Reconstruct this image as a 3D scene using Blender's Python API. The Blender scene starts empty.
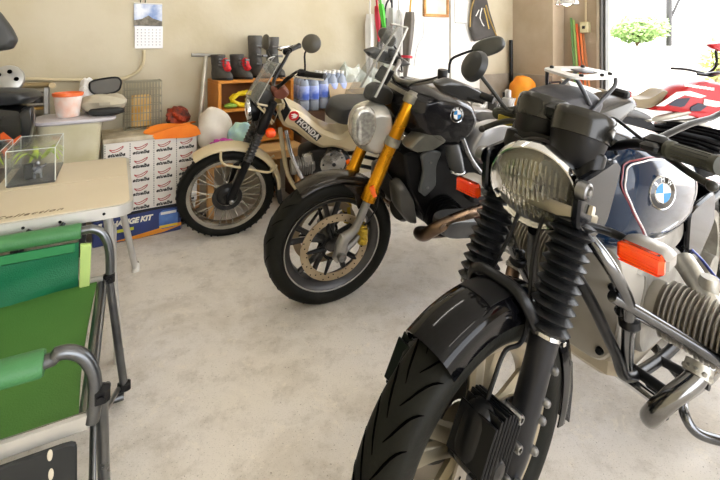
import bpy, bmesh, math, random
from math import sin, cos, pi, radians
from mathutils import Vector as V, Matrix as M
random.seed(7)
COL = bpy.context.scene.collection
FP, CAMH, HZ = 440.0, 1.2, 42.0          # focal length in px, eye height, horizon row
CAM = V((0, 0, CAMH))

# ---------------------------------------------------------------- materials
def hexc(h):
    h = h.lstrip('#'); o = []
    for i in (0, 2, 4):
        c = int(h[i:i+2], 16)/255
        o.append(c/12.92 if c <= .04045 else ((c+.055)/1.055)**2.4)
    return (*o, 1)
MATS = {}
def mat(name, col, rough=.5, metal=0, col2=None, nscale=6, ndetail=5, bump=0, bscale=60, coat=0, trans=0, ior=1.45, alpha=1, emit=None, es=1, spec=.5, rvar=.12):
    if name in MATS: return MATS[name]
    m = bpy.data.materials.new(name); m.use_nodes = True; nt = m.node_tree; n = nt.nodes; l = nt.links
    b = n['Principled BSDF']; c = hexc(col)
    b.inputs['Roughness'].default_value = rough; b.inputs['Metallic'].default_value = metal
    b.inputs['Coat Weight'].default_value = coat; b.inputs['Coat Roughness'].default_value = .05
    b.inputs['Transmission Weight'].default_value = trans; b.inputs['IOR'].default_value = ior
    b.inputs['Alpha'].default_value = alpha; b.inputs['Specular IOR Level'].default_value = spec
    tc = n.new('ShaderNodeTexCoord')
    nz = n.new('ShaderNodeTexNoise'); nz.inputs['Scale'].default_value = nscale; nz.inputs['Detail'].default_value = ndetail
    l.new(tc.outputs['Object'], nz.inputs['Vector'])
    mx = n.new('ShaderNodeMix'); mx.data_type = 'RGBA'
    mr = n.new('ShaderNodeMapRange'); mr.inputs[1].default_value = .35; mr.inputs[2].default_value = .65
    l.new(nz.outputs['Fac'], mr.inputs[0]); l.new(mr.outputs[0], mx.inputs['Factor'])
    mx.inputs['A'].default_value = c
    mx.inputs['B'].default_value = hexc(col2) if col2 else (c[0]*.82, c[1]*.82, c[2]*.82, 1)
    l.new(mx.outputs['Result'], b.inputs['Base Color'])
    if rvar and not trans:
        r = n.new('ShaderNodeMapRange'); r.inputs[3].default_value = max(.02, rough*(1-rvar)); r.inputs[4].default_value = min(1, rough*(1+rvar)+.02)
        l.new(nz.outputs['Fac'], r.inputs[0]); l.new(r.outputs[0], b.inputs['Roughness'])
    if bump:
        n2 = n.new('ShaderNodeTexNoise'); n2.inputs['Scale'].default_value = bscale; n2.inputs['Detail'].default_value = 4
        l.new(tc.outputs['Object'], n2.inputs['Vector'])
        bp = n.new('ShaderNodeBump'); bp.inputs['Strength'].default_value = bump; bp.inputs['Distance'].default_value = .01
        l.new(n2.outputs['Fac'], bp.inputs['Height']); l.new(bp.outputs['Normal'], b.inputs['Normal'])
    if emit:
        b.inputs['Emission Color'].default_value = hexc(emit); b.inputs['Emission Strength'].default_value = es
    MATS[name] = m; return m

RUBBER = mat('rubber', '#0d0e10', .36, spec=.4, bump=.15, bscale=120)
TYRE = mat('tyre_rubber', '#171714', .5, col2='#1f1f1b', nscale=9, bump=.1, bscale=90, spec=.12)
GROOVE = mat('tread_groove', '#010101', .9, spec=.02)
BLACK = mat('black_plastic', '#0b0b0d', .4, spec=.35)
SATIN = mat('satin_black_metal', '#0c0d0f', .3, .2, spec=.4)
GLOSSB = mat('gloss_black_paint', '#060608', .09, coat=.12, spec=.2, rvar=.3)
CHROME = mat('chrome', '#d9dadb', .09, 1, col2='#b5b5b4', rvar=.5)
ALU = mat('cast_aluminium', '#b6b3aa', .42, .85, col2='#8f8c84', nscale=14, bump=.12, bscale=150)
ALUG = mat('engine_aluminium', '#a9a6a0', .5, .55, col2='#85827b', nscale=10, bump=.1)
STEEL = mat('brushed_steel', '#9a9a9a', .3, 1, col2='#6f7072')
DSTEEL = mat('dark_steel', '#4c4c4e', .4, .8, col2='#2f2f31')
GOLD = mat('gold_anodised', '#d7950f', .26, .75, col2='#b97a08', nscale=4)
BRASSC = mat('gold_caliper', '#c8a93a', .35, .6)
BRONZE = mat('heated_steel', '#8d7763', .27, 1, col2='#5b4a3f', nscale=8)
DISC = mat('brake_disc_steel', '#b9a88e', .35, .65, col2='#9c8a70')
ORANGE = mat('orange_lens', '#ff3c08', .2, coat=.6, col2='#ff5a14', nscale=30, emit='#ff2a00', es=.0)
ORANGE2 = mat('orange_reflector', '#ff6a12', .25, coat=.4)
GLASS = mat('clear_glass', '#eef2f0', .03, trans=1, ior=1.45)
WHITE = mat('white_plastic', '#e9e7e2', .4)
BLUEW = mat('emblem_blue', '#2f83c4', .25, coat=.5)
WHITEW = mat('emblem_white', '#f1f3f4', .25, coat=.5)

# ---------------------------------------------------------------- frames (pixel + plane -> point)
class Frame:
    def __init__(s, loc, rz, lean=0):
        s.loc = V(loc); s.rz = rz; s.lean = lean
        s.M = M.Translation(s.loc) @ M.Rotation(rz, 4, 'Z') @ M.Rotation(-lean, 4, 'X'); s.I = s.M.inverted()
    def p(s, u, v, y):
        d = s.I.to_3x3() @ V(((u-360)/FP, 1, -(v-HZ)/FP)); c = s.I @ CAM
        return c + d*((y-c.y)/d.y)
    def pz(s, u, v, z):
        d = s.I.to_3x3() @ V(((u-360)/FP, 1, -(v-HZ)/FP)); c = s.I @ CAM
        return c + d*((z-c.z)/d.z)
    def xz(s, pts, y): return [(q.x, q.z) for q in (s.p(u, v, y) for u, v in pts)]
    def path(s, pts): return [s.p(u, v, y) for u, v, y in pts]
def Wd(u, v, d): return V(((u-360)/FP*d, d, CAMH-(v-HZ)/FP*d))
def bike_frame(X, Y, yaw, lean):
    a = radians(yaw); return Frame((X, Y, 0), math.atan2(-cos(a), -sin(a)), radians(lean))
ROOM = Frame((1.79, 5.16, 0), radians(32.5))      # x along the back wall, -y towards the camera

# ---------------------------------------------------------------- mesh builder
def cat(pts, k=5, closed=False):
    P = [V(p) for p in pts]; n = len(P); out = []
    rng = range(n if closed else n-1)
    for i in rng:
        if closed: a, b, c, d = P[i-1], P[i], P[(i+1) % n], P[(i+2) % n]
        else: a, b, c, d = P[max(i-1, 0)], P[i], P[i+1], P[min(i+2, n-1)]
        for j in range(k):
            t = j/k
            out.append(.5*((2*b)+(c-a)*t+(2*a-5*b+4*c-d)*t*t+(3*b-a-3*c+d)*t**3))
    if not closed: out.append(P[-1])
    return out
def rnd(pts, r=.25, k=3):
    """round a polygon's corners; r = fraction of the neighbouring edge"""
    P = [V(p) for p in pts]; n = len(P); out = []
    for i in range(n):
        a, b, c = P[i-1], P[i], P[(i+1) % n]
        s, e = b+(a-b)*r, b+(c-b)*r
        for j in range(k+1):
            t = j/k; out.append((1-t)**2*s+2*t*(1-t)*b+t*t*e)
    return out
class MB:
    def __init__(s, T=None): s.v = []; s.f = []; s.T = T or M.Identity(4)
    def add(s, vs, fs):
        o = len(s.v); s.v += [s.T @ V(x) for x in vs]; s.f += [[i+o for i in f] for f in fs]; return s
    def rings(s, R, closed=True, caps=True, loop=False):
        n = len(R[0]); vs = [p for r in R for p in r]; fs = []
        m = len(R)
        for i in range(m if loop else m-1):
            a = i*n; b = ((i+1) % m)*n
            for j in range(n if closed else n-1):
                k = (j+1) % n; fs.append([a+j, a+k, b+k, b+j])
        if caps and not loop and closed: fs += [list(range(n))[::-1], [(m-1)*n+j for j in range(n)]]
        return s.add(vs, fs)
    def tube(s, pts, r=.01, n=10, closed=False, caps=True, sm=0, flat=1):
        P = [V(p) for p in pts]; 
        rr = list(r) if isinstance(r, (list, tuple)) else None
        if sm:
            if rr:
                Q = cat([V((x, 0, 0)) for x in rr], sm, closed); rr = [q.x for q in Q]
            P = cat(P, sm, closed)
        m = len(P)
        if rr is None: rr = [r]*m
        up = None; R = []
        for i in range(m):
            if closed: t = P[(i+1) % m]-P[i-1]
            else: t = P[min(i+1, m-1)]-P[max(i-1, 0)]
            if t.length < 1e-9: t = V((0, 0, 1))
            t.normalize()
            if up is None:
                up = V((0, 0, 1)) if abs(t.z) < .9 else V((1, 0, 0))
            up = (up-t*up.dot(t))
            if up.length < 1e-6: up = t.orthogonal()
            up.normalize(); w = t.cross(up)
            R.append([P[i]+(up*cos(2*pi*j/n)*flat+w*sin(2*pi*j/n))*rr[i] for j in range(n)])
        return s.rings(R, True, caps, closed)
    def box(s, c, size, rot=None, ch=0):
        x, y, z = [k/2 for k in size]; c = V(c)
        rot = rot or M.Identity(3)
        if ch <= 0:
            vs = [c+rot @ V((a*x, b*y, d*z)) for a in (-1, 1) for b in (-1, 1) for d in (-1, 1)]
            return s.add(vs, [[0, 1, 3, 2], [4, 6, 7, 5], [0, 4, 5, 1], [2, 3, 7, 6], [0, 2, 6, 4], [1, 5, 7, 3]])
        ch = min(ch, x*.9, y*.9, z*.9)
        def ring(ix, z0): return [c+rot @ V((a*(x-ix)-(a*ch if q else 0), b*(y-ix)-(0 if q else b*ch), z0)) for a, b, q in ((1, 1, 1), (-1, 1, 1), (-1, 1, 0), (-1, -1, 0), (-1, -1, 1), (1, -1, 1), (1, -1, 0), (1, 1, 0))]
        return s.rings([ring(ch, -z), ring(0, -z+ch), ring(0, z-ch), ring(ch, z)])
    def lathe(s, prof, o=(0, 0, 0), ax=(0, 1, 0), n=28, a0=0, a1=2*pi, ref=None):
        """prof = [(radius, height)]"""
        o = V(o); ax = V(ax).normalized(); u = V(ref) if ref else (ax.orthogonal()); u = (u-ax*u.dot(ax)).normalized(); w = ax.cross(u)
        full = abs(a1-a0-2*pi) < 1e-6
        k = n if full else n+1
        R = [[o+ax*h+(u*cos(a0+(a1-a0)*j/n)+w*sin(a0+(a1-a0)*j/n))*max(r, 1e-5) for j in range(k)] for r, h in prof]
        return s.rings(R, full, False)
    def prism(s, pts, y0, y1, ch=.004, T=None):
        """pts: outline in x-z, thickness along y, edges chamfered"""
        P = [V((p[0], p[1])) for p in pts]; n = len(P); c = sum(P, V((0, 0)))/n
        def ins(d):
            o = []
            for i in range(n):
                e1 = (P[i]-P[i-1]); e2 = (P[(i+1) % n]-P[i])
                if e1.length < 1e-9 or e2.length < 1e-9: o.append(P[i]); continue
                n1 = V((e1.y, -e1.x)).normalized(); n2 = V((e2.y, -e2.x)).normalized(); b = n1+n2
                if b.length < .3: b = n1
                b = b.normalized()
                if area < 0: b = -b
                o.append(P[i]-b*d)
            return o
        area = sum(P[i-1].x*P[i].y-P[i].x*P[i-1].y for i in range(n))
        T = T or (lambda x, y, z: V((x, y, z)))
        sg = 1 if y1 > y0 else -1; ch = min(ch, abs(y1-y0)*.49)
        R = [[T(q.x, y, q.y) for q in ins(d)] for y, d in ((y0, ch), (y0+sg*ch, 0), (y1-sg*ch, 0), (y1, ch))]
        return s.rings(R)
    def puff(s, pts, y0, y1, b=.3, k=6, yb=None, pw=2.0):
        """bulged body: outline in x-z, domed towards y0 and y1; b = share of the size lost at the flat ends"""
        P = [V((p[0], p[1])) for p in pts]; c = sum(P, V((0, 0)))/len(P); R = []
        mid = (y0+y1)/2; hw = (y1-y0)/2
        for i in range(-k, k+1):
            t = i/k; a = t*pi/2; q = 1-b*(1-cos(a))**.8
            R.append([V((c.x+(p.x-c.x)*q, mid+hw*sin(a), c.y+(p.y-c.y)*q)) for p in P])
        return s.rings(R)
    def ell(s, c, r, n=20, m=12, rot=None, e=1.0):
        rot = rot or M.Identity(3); c = V(c); R = []
        sp = lambda x: math.copysign(abs(x)**e, x)
        for i in range(m+1):
            a = -pi/2+pi*i/m; q = max(cos(a), 1e-3)**e
            R.append([c+rot @ V((r[0]*q*sp(cos(2*pi*j/n)), r[1]*q*sp(sin(2*pi*j/n)), r[2]*sp(sin(a)))) for j in range(n)])
        return s.rings(R)
    def sheet(s, G, th=.002):
        """grid of points -> thin solid"""
        m, n = len(G), len(G[0]); vs = [V(p) for r in G for p in r]
        nr = []
        for i in range(m):
            for j in range(n):
                a = V(G[min(i+1, m-1)][j])-V(G[max(i-1, 0)][j]); b = V(G[i][min(j+1, n-1)])-V(G[i][max(j-1, 0)])
                c = a.cross(b); nr.append(c.normalized() if c.length > 1e-12 else V((0, 0, 1)))
        N = m*n; al = vs+[vs[i]-nr[i]*th for i in range(N)]; fs = []
        for i in range(m-1):
            for j in range(n-1):
                a = i*n+j; q = [a, a+1, a+n+1, a+n]; fs.append(q); fs.append([x+N for x in q[::-1]])
        bd = [i for i in range(n)]+[i*n+n-1 for i in range(1, m)]+[(m-1)*n+j for j in range(n-2, -1, -1)]+[i*n for i in range(m-2, 0, -1)]
        for i in range(len(bd)):
            a, b = bd[i], bd[(i+1) % len(bd)]; fs.append([b, a, a+N, b+N])
        return s.add(al, fs)
    def arcsec(s, c, sec, a0, a1, n=24, plane='xz'):
        """sweep closed cross-section [(radius, lateral)] round centre c in the x-z plane; angle 0 = +x, 90 = up"""
        R = []
        for i in range(n+1):
            a = a0+(a1-a0)*i/n
            R.append([V((c[0]+r*cos(a), c[1]+w, c[2]+r*sin(a))) for r, w in sec])
        return s.rings(R)
    def text(s, body, size, o, right, up, ext=.0008, shear=0, bold=0, align='CENTER', sp=1):
        cu = bpy.data.curves.new('t', 'FONT'); cu.body = body; cu.size = size; cu.align_x = align; cu.align_y = 'CENTER'
        cu.extrude = ext; cu.shear = shear; cu.offset = bold; cu.resolution_u = 2; cu.space_character = sp
        ob = bpy.data.objects.new('t', cu); me = bpy.data.meshes.new_from_object(ob)
        r = V(right).normalized(); u = V(up).normalized(); nn = r.cross(u); o = V(o)
        s.add([o+r*v.co.x+u*v.co.y+nn*v.co.z for v in me.vertices], [list(p.vertices) for p in me.polygons])
        bpy.data.objects.remove(ob); bpy.data.curves.remove(cu); bpy.data.meshes.remove(me); return s
    def build(s, name, m, parent=None, M0=None, ang=38, kind=None, label=None):
        me = bpy.data.meshes.new(name); me.from_pydata([tuple(v) for v in s.v], [], s.f)
        me.validate()
        bm = bmesh.new(); bm.from_mesh(me); bmesh.ops.recalc_face_normals(bm, faces=bm.faces); bm.to_mesh(me); bm.free()
        me.polygons.foreach_set('use_smooth', [True]*len(me.polygons)); me.set_sharp_from_angle(angle=radians(ang))
        me.materials.append(m)
        o = bpy.data.objects.new(name, me); COL.objects.link(o)
        if parent: o.parent = parent
        elif M0: o.matrix_world = M0
        if kind: o['kind'] = kind
        if label: o['label'] = label
        return o
def tag(o, label, catg, group=None, kind=None):
    o['label'] = label; o['category'] = catg
    if group: o['group'] = group
    if kind: o['kind'] = kind
    return o
def thing(name, label, catg, F=None, group=None, loc=None, rz=0):
    o = bpy.data.objects.new(name, None); COL.objects.link(o); o.empty_display_size = .1
    if F is not None: o.location = F.loc; o.rotation_euler = (-F.lean, 0, F.rz)
    if loc is not None: o.location = loc; o.rotation_euler = (0, 0, rz)
    return tag(o, label, catg, group)
def single(name, mb, m, label, catg, group=None, F=None, loc=None, kind=None):
    """one-mesh thing; its vertices are moved so the origin sits at its base"""
    if F is not None: mb.v = [F.M @ v for v in mb.v]
    n = len(mb.v); c = sum(mb.v, V((0, 0, 0)))/n; c.z = min(v.z for v in mb.v)
    mb.v = [v-c for v in mb.v]; o = mb.build(name, m, M0=M.Translation(c))
    return tag(o, label, catg, group, kind)
def struct(name, mb, m, F=None, parent=None, ang=30):
    if F is not None and parent is None: mb.v = [F.M @ v for v in mb.v]
    o = mb.build(name, m, parent, ang=ang)
    if not parent: o['kind'] = 'structure'
    return o
def screw(mb, c, r=.006, ax=(0, 1, 0), h=.005): mb.lathe([(0, h), (r*.6, h), (r, h*.6), (r, -h)], c, ax, 10)
def roundel(par, c, r, right, up, name='emblem'):
    """round badge with quartered blue and white centre"""
    right = V(right).normalized(); up = V(up).normalized(); nn = right.cross(up); c = V(c)
    b = MB(); b.lathe([(0, .003), (r*.93, .003), (r*.97, .002), (r, -.002)], c, nn, 36); e = b.build(name, mat('emblem_ring_black', '#15171b', .2, coat=.6), par)
    w = MB(); w.lathe([(r*.94, .0025), (r, .003), (r*1.03, .001), (r*1.03, -.002)], c, nn, 36); w.lathe([(r*.58, .003), (r*.6, .0042), (r*.64, .003)], c, nn, 36); w.build('chrome_ring', CHROME, e)
    for q, m in ((0, WHITEW), (1, BLUEW)):
        g = MB()
        for k in (0, 2):
            a0 = (k+q)*pi/2
            pts = [c+nn*.0038]+[c+nn*.0038+(right*cos(a0+pi/2*i/8)+up*sin(a0+pi/2*i/8))*r*.58 for i in range(9)]
            g.add(pts, [list(range(10))])
        g.build('quarters', m, e)
    t = MB()
    for ch, a in (('B', 132), ('M', 90), ('W', 48)):
        a = radians(a); u2 = right*cos(a)+up*sin(a); r2 = u2.cross(nn)
        t.text(ch, r*.38, c+u2*r*.785+nn*.0032, r2, u2, .0006)
    t.build('lettering', WHITEW, e)
    return e
def tyre_prof(R, w, rim, k=18, sq=.75):
    """closed cross-section (radius, lateral)"""
    o = []; c = (R+rim)/2; hr = (R-rim)/2
    for i in range(k):
        a = 2*pi*i/k; sp = lambda x: math.copysign(abs(x)**sq, x)
        o.append((c+hr*sp(cos(a)), w*sp(sin(a))))
    return o
def torus_part(mb, prof, c, n=56): mb.rings([[V((c[0]+r*cos(2*pi*i/n), c[1]+w, c[2]+r*sin(2*pi*i/n))) for r, w in prof] for i in range(n)], True, False, True)
def disc_ring(mb, c, y, r0, r1, th=.005, n=48, holes=None):
    torus_part(mb, [(r0, y-th/2), (r1, y-th/2), (r1, y+th/2), (r0, y+th/2)], c, n)
# ================================================================ camera, light, world
sc = bpy.context.scene
cd = bpy.data.cameras.new('camera'); co = bpy.data.objects.new('camera', cd); COL.objects.link(co)
co.location = CAM; co.rotation_euler = (pi/2, 0, 0); cd.sensor_width = 36; cd.lens = 36*FP/720; cd.shift_y = -(240-HZ)/720; cd.clip_start = .05
sc.camera = co
sc.view_settings.view_transform = 'Standard'; sc.view_settings.look = 'None'; sc.view_settings.exposure = 1.78; sc.view_settings.gamma = 1
w = bpy.data.worlds.new('world'); sc.world = w; w.use_nodes = True; nt = w.node_tree
bg = nt.nodes['Background']; bg.inputs['Color'].default_value = (.93, .96, 1, 1); bg.inputs['Strength'].default_value = 2.6
sk = nt.nodes.new('ShaderNodeTexSky'); sk.sky_type = 'HOSEK_WILKIE'; sk.sun_direction = V((.55, .2, .8)).normalized(); sk.turbidity = 6
mxw = nt.nodes.new('ShaderNodeMix'); mxw.data_type = 'RGBA'; mxw.inputs['Factor'].default_value = .25
mxw.inputs['A'].default_value = (.96, .97, 1, 1); nt.links.new(sk.outputs[0], mxw.inputs['B']); nt.links.new(mxw.outputs['Result'], bg.inputs['Color'])
def area(name, c, size, power, F, rot, col=(1, 1, 1), portal=False):
    L = bpy.data.lights.new(name, 'AREA'); L.shape = 'RECTANGLE'; L.size, L.size_y = size; L.energy = power; L.color = col
    if portal: L.cycles.is_portal = True
    o = bpy.data.objects.new(name, L); COL.objects.link(o); o.matrix_world = F.M @ M.Translation(c) @ rot; return o
sun = bpy.data.lights.new('sun', 'SUN'); sun.energy = 4.5; sun.angle = radians(1.5); sun.color = (1, .98, .95)
so = bpy.data.objects.new('sun', sun); COL.objects.link(so); so.rotation_euler = (-V((-.1, .3, .95))).to_track_quat('-Z', 'Y').to_euler()

# ================================================================ setting
def floor_mat():
    m = bpy.data.materials.new('worn_concrete'); m.use_nodes = True; nt = m.node_tree; n = nt.nodes; l = nt.links; b = n['Principled BSDF']
    tc = n.new('ShaderNodeTexCoord')
    def noise(sc_, det=6, rgh=.6, dist=0):
        z = n.new('ShaderNodeTexNoise'); z.inputs['Scale'].default_value = sc_; z.inputs['Detail'].default_value = det; z.inputs['Roughness'].default_value = rgh; z.inputs['Distortion'].default_value = dist
        l.new(tc.outputs['Object'], z.inputs['Vector']); return z.outputs['Fac']
    def rng(x, a, b_, c=0, d=1):
        r = n.new('ShaderNodeMapRange'); r.inputs[1].default_value = a; r.inputs[2].default_value = b_; r.inputs[3].default_value = c; r.inputs[4].default_value = d; l.new(x, r.inputs[0]); return r.outputs[0]
    def mix(f, a, c):
        x = n.new('ShaderNodeMix'); x.data_type = 'RGBA'; l.new(f, x.inputs['Factor'])
        for s_, v in (('A', a), ('B', c)):
            if isinstance(v, str): x.inputs[s_].default_value = hexc(v)
            else: l.new(v, x.inputs[s_])
        return x.outputs['Result']
    base = mix(rng(noise(.7, 4), .35, .65), '#e2dacd', '#dedad8')
    base = mix(rng(noise(3.2, 8, .7, .4), .47, .72), base, '#c6bdb0')
    base = mix(rng(noise(11, 8, .75), .5, .76, 0, .7), base, '#aaa091')
    base = mix(rng(noise(9, 9, .8, 1.2), .55, .66, 0, .7), base, '#ece4d6')
    base = mix(rng(noise(150, 3, .6), .64, .71, 0, .8), base, '#6e6355')
    base = mix(rng(noise(34, 5, .6), .7, .74, 0, .9), base, '#5a4a38')
    base = mix(rng(noise(260, 2, .5), .62, .7, 0, .45), base, '#857a6b')
    base = mix(rng(noise(95, 4, .8), .3, .38, .5, 0), base, '#efe9df')
    base = mix(rng(noise(1.6, 8, .6, 2.5), .497, .503, 0, 0), base, '#8c8070')
    l.new(base, b.inputs['Base Color']); b.inputs['Specular IOR Level'].default_value = .35
    l.new(rng(noise(4, 6), .3, .7, .5, .75), b.inputs['Roughness'])
    bp = n.new('ShaderNodeBump'); bp.inputs['Strength'].default_value = .25; bp.inputs['Distance'].default_value = .004
    l.new(noise(60, 6, .7), bp.inputs['Height']); l.new(bp.outputs['Normal'], b.inputs['Normal'])
    return m
WALLM = mat('painted_plywood', '#c2b9a2', .75, col2='#b6ab90', nscale=2.5, ndetail=8, bump=.15, bscale=25)
WALLW = mat('white_wall_board', '#d8d7d4', .6, col2='#e6e2d8', nscale=3, bump=.05)
CONC = mat('bare_concrete_wall', '#a39a8b', .85, col2='#8c8375', nscale=5, ndetail=8, bump=.3, bscale=40)
def quad_floor(name, pts, m, z=0, th=.1):
    b = MB(); n = len(pts); b.add([V((x, y, z)) for x, y in pts]+[V((x, y, z-th)) for x, y in pts], [list(range(n)), [i+n for i in range(n)][::-1]]+[[i, i+n, (i+1) % n+n, (i+1) % n] for i in range(n)])
    return b
XL, YF, HC = -5.6, -6.4, 2.75
b = MB(); b.box((XL/2+.1, YF/2+.1, -.05), (-XL+.5, -YF+.5, .1)); struct('floor', b, floor_mat(), ROOM)
b = MB(); b.box((XL/2+.1, YF/2+.1, HC+.05), (-XL+.5, -YF+.5, .1)); struct('ceiling', b, mat('ceiling_board', '#e8e4da', .8), ROOM)
# back wall: painted board above a concrete base course
b = MB(); b.box((XL/2, .08, HC/2), (-XL+.3, .16, HC)); struct('wall_back', b, WALLM, ROOM)
b = MB(); b.box((-.72, -.008, .42), (1.44, .02, .84), ch=.004); struct('baseboard_back', b, CONC, ROOM)
# bright white boards with one seam, behind the umbrellas
p0 = ROOM.p(413, 0, -.012).x; p1 = ROOM.p(449, 0, -.012).x; p2 = ROOM.p(478, 0, -.012).x
b = MB(); b.box(((p0+p1)/2-.2, -.012, 1.2), (p1-p0+.4-.006, .018, 2.2), ch=.003); b.box(((p1+p2)/2+.003, -.022, 1.2), (p2-p1-.006, .03, 2.2), ch=.003); struct('trim_1', b, WALLW, ROOM)
b = MB(); b.box((XL-.08, YF/2, HC/2), (.16, -YF+.3, HC)); struct('wall_left', b, WALLM, ROOM)
# wall behind the camera: wide open garage doorway
b = MB(); b.box((XL/2-XL*.44, YF-.08, HC/2), (-XL*.12, .16, HC)); b.box((XL*.95, YF-.08, HC/2), (-XL*.1, .16, HC)); b.box((XL/2, YF-.08, HC-.12), (-XL, .16, .24)); struct('wall_front', b, WALLM, ROOM)
# right wall: short pier, recess with leaning lumber, post, open doorway
b = MB(); b.box((.1, -.26, HC/2), (.2, .52, HC)); b.box((.27, -.38, HC/2), (.1, 1.15, HC)); b.box((.1, -5.3, HC/2), (.2, 2.2, HC)); b.box((.12, -2.6, HC-.1), (.24, 3.2, .2)); struct('wall_right', b, mat('right_wall_shaded_paint', '#b4a48e', .75, col2='#a7977f', nscale=3, bump=.1), ROOM)  # brown deepened in the colour itself for the shade facing away from the opening
b = MB(); b.box((-.008, -.265, .42), (.018, .51, .84), ch=.004); struct('baseboard_right', b, CONC, ROOM)
b = MB(); b.box((.2, -.955, HC/2), (.12, .025, HC), ch=.004); b.box((.2, -.98, HC/2), (.06, .02, HC), ch=.003); struct('trim_2', b, mat('door_post_steel', '#5d5c58', .5, .5), ROOM)
b = MB(); b.box((.215, -.9, HC/2), (.05, .03, HC), ch=.003); struct('trim_3', b, mat('door_post_cream', '#dcd2bf', .6), ROOM)
# outside
b = MB(); b.box((7.3, -2, -.06), (14, 26, .1)); struct('road', b, mat('pale_concrete_road', '#e4e3e0', .8, col2='#dad8d3', nscale=2, bump=.1), ROOM)

# fluorescent battens on the ceiling (above the picture)
for i, (x, y) in enumerate(((-3.2, -1.6), (-3.2, -4.2), (-1.2, -2.9))):
    t = thing('ceiling_light', ['fluorescent ceiling batten nearest the back wall', 'fluorescent ceiling batten behind the camera', 'fluorescent ceiling batten near the garage opening'][i], 'ceiling light', ROOM); t.location = ROOM.M @ V((x, y, HC-.09)); 
    b = MB(); b.box((0, 0, .06), (1.25, .12, .058), ch=.01); b.build('housing', WHITE, t)
    b = MB(); b.tube([V((-.6, 0, .015)), V((.6, 0, .015))], .016, 12); b.build('tube', mat('fluorescent_tube', '#ffffff', .3, emit='#fff8ee', es=10), t)
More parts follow.
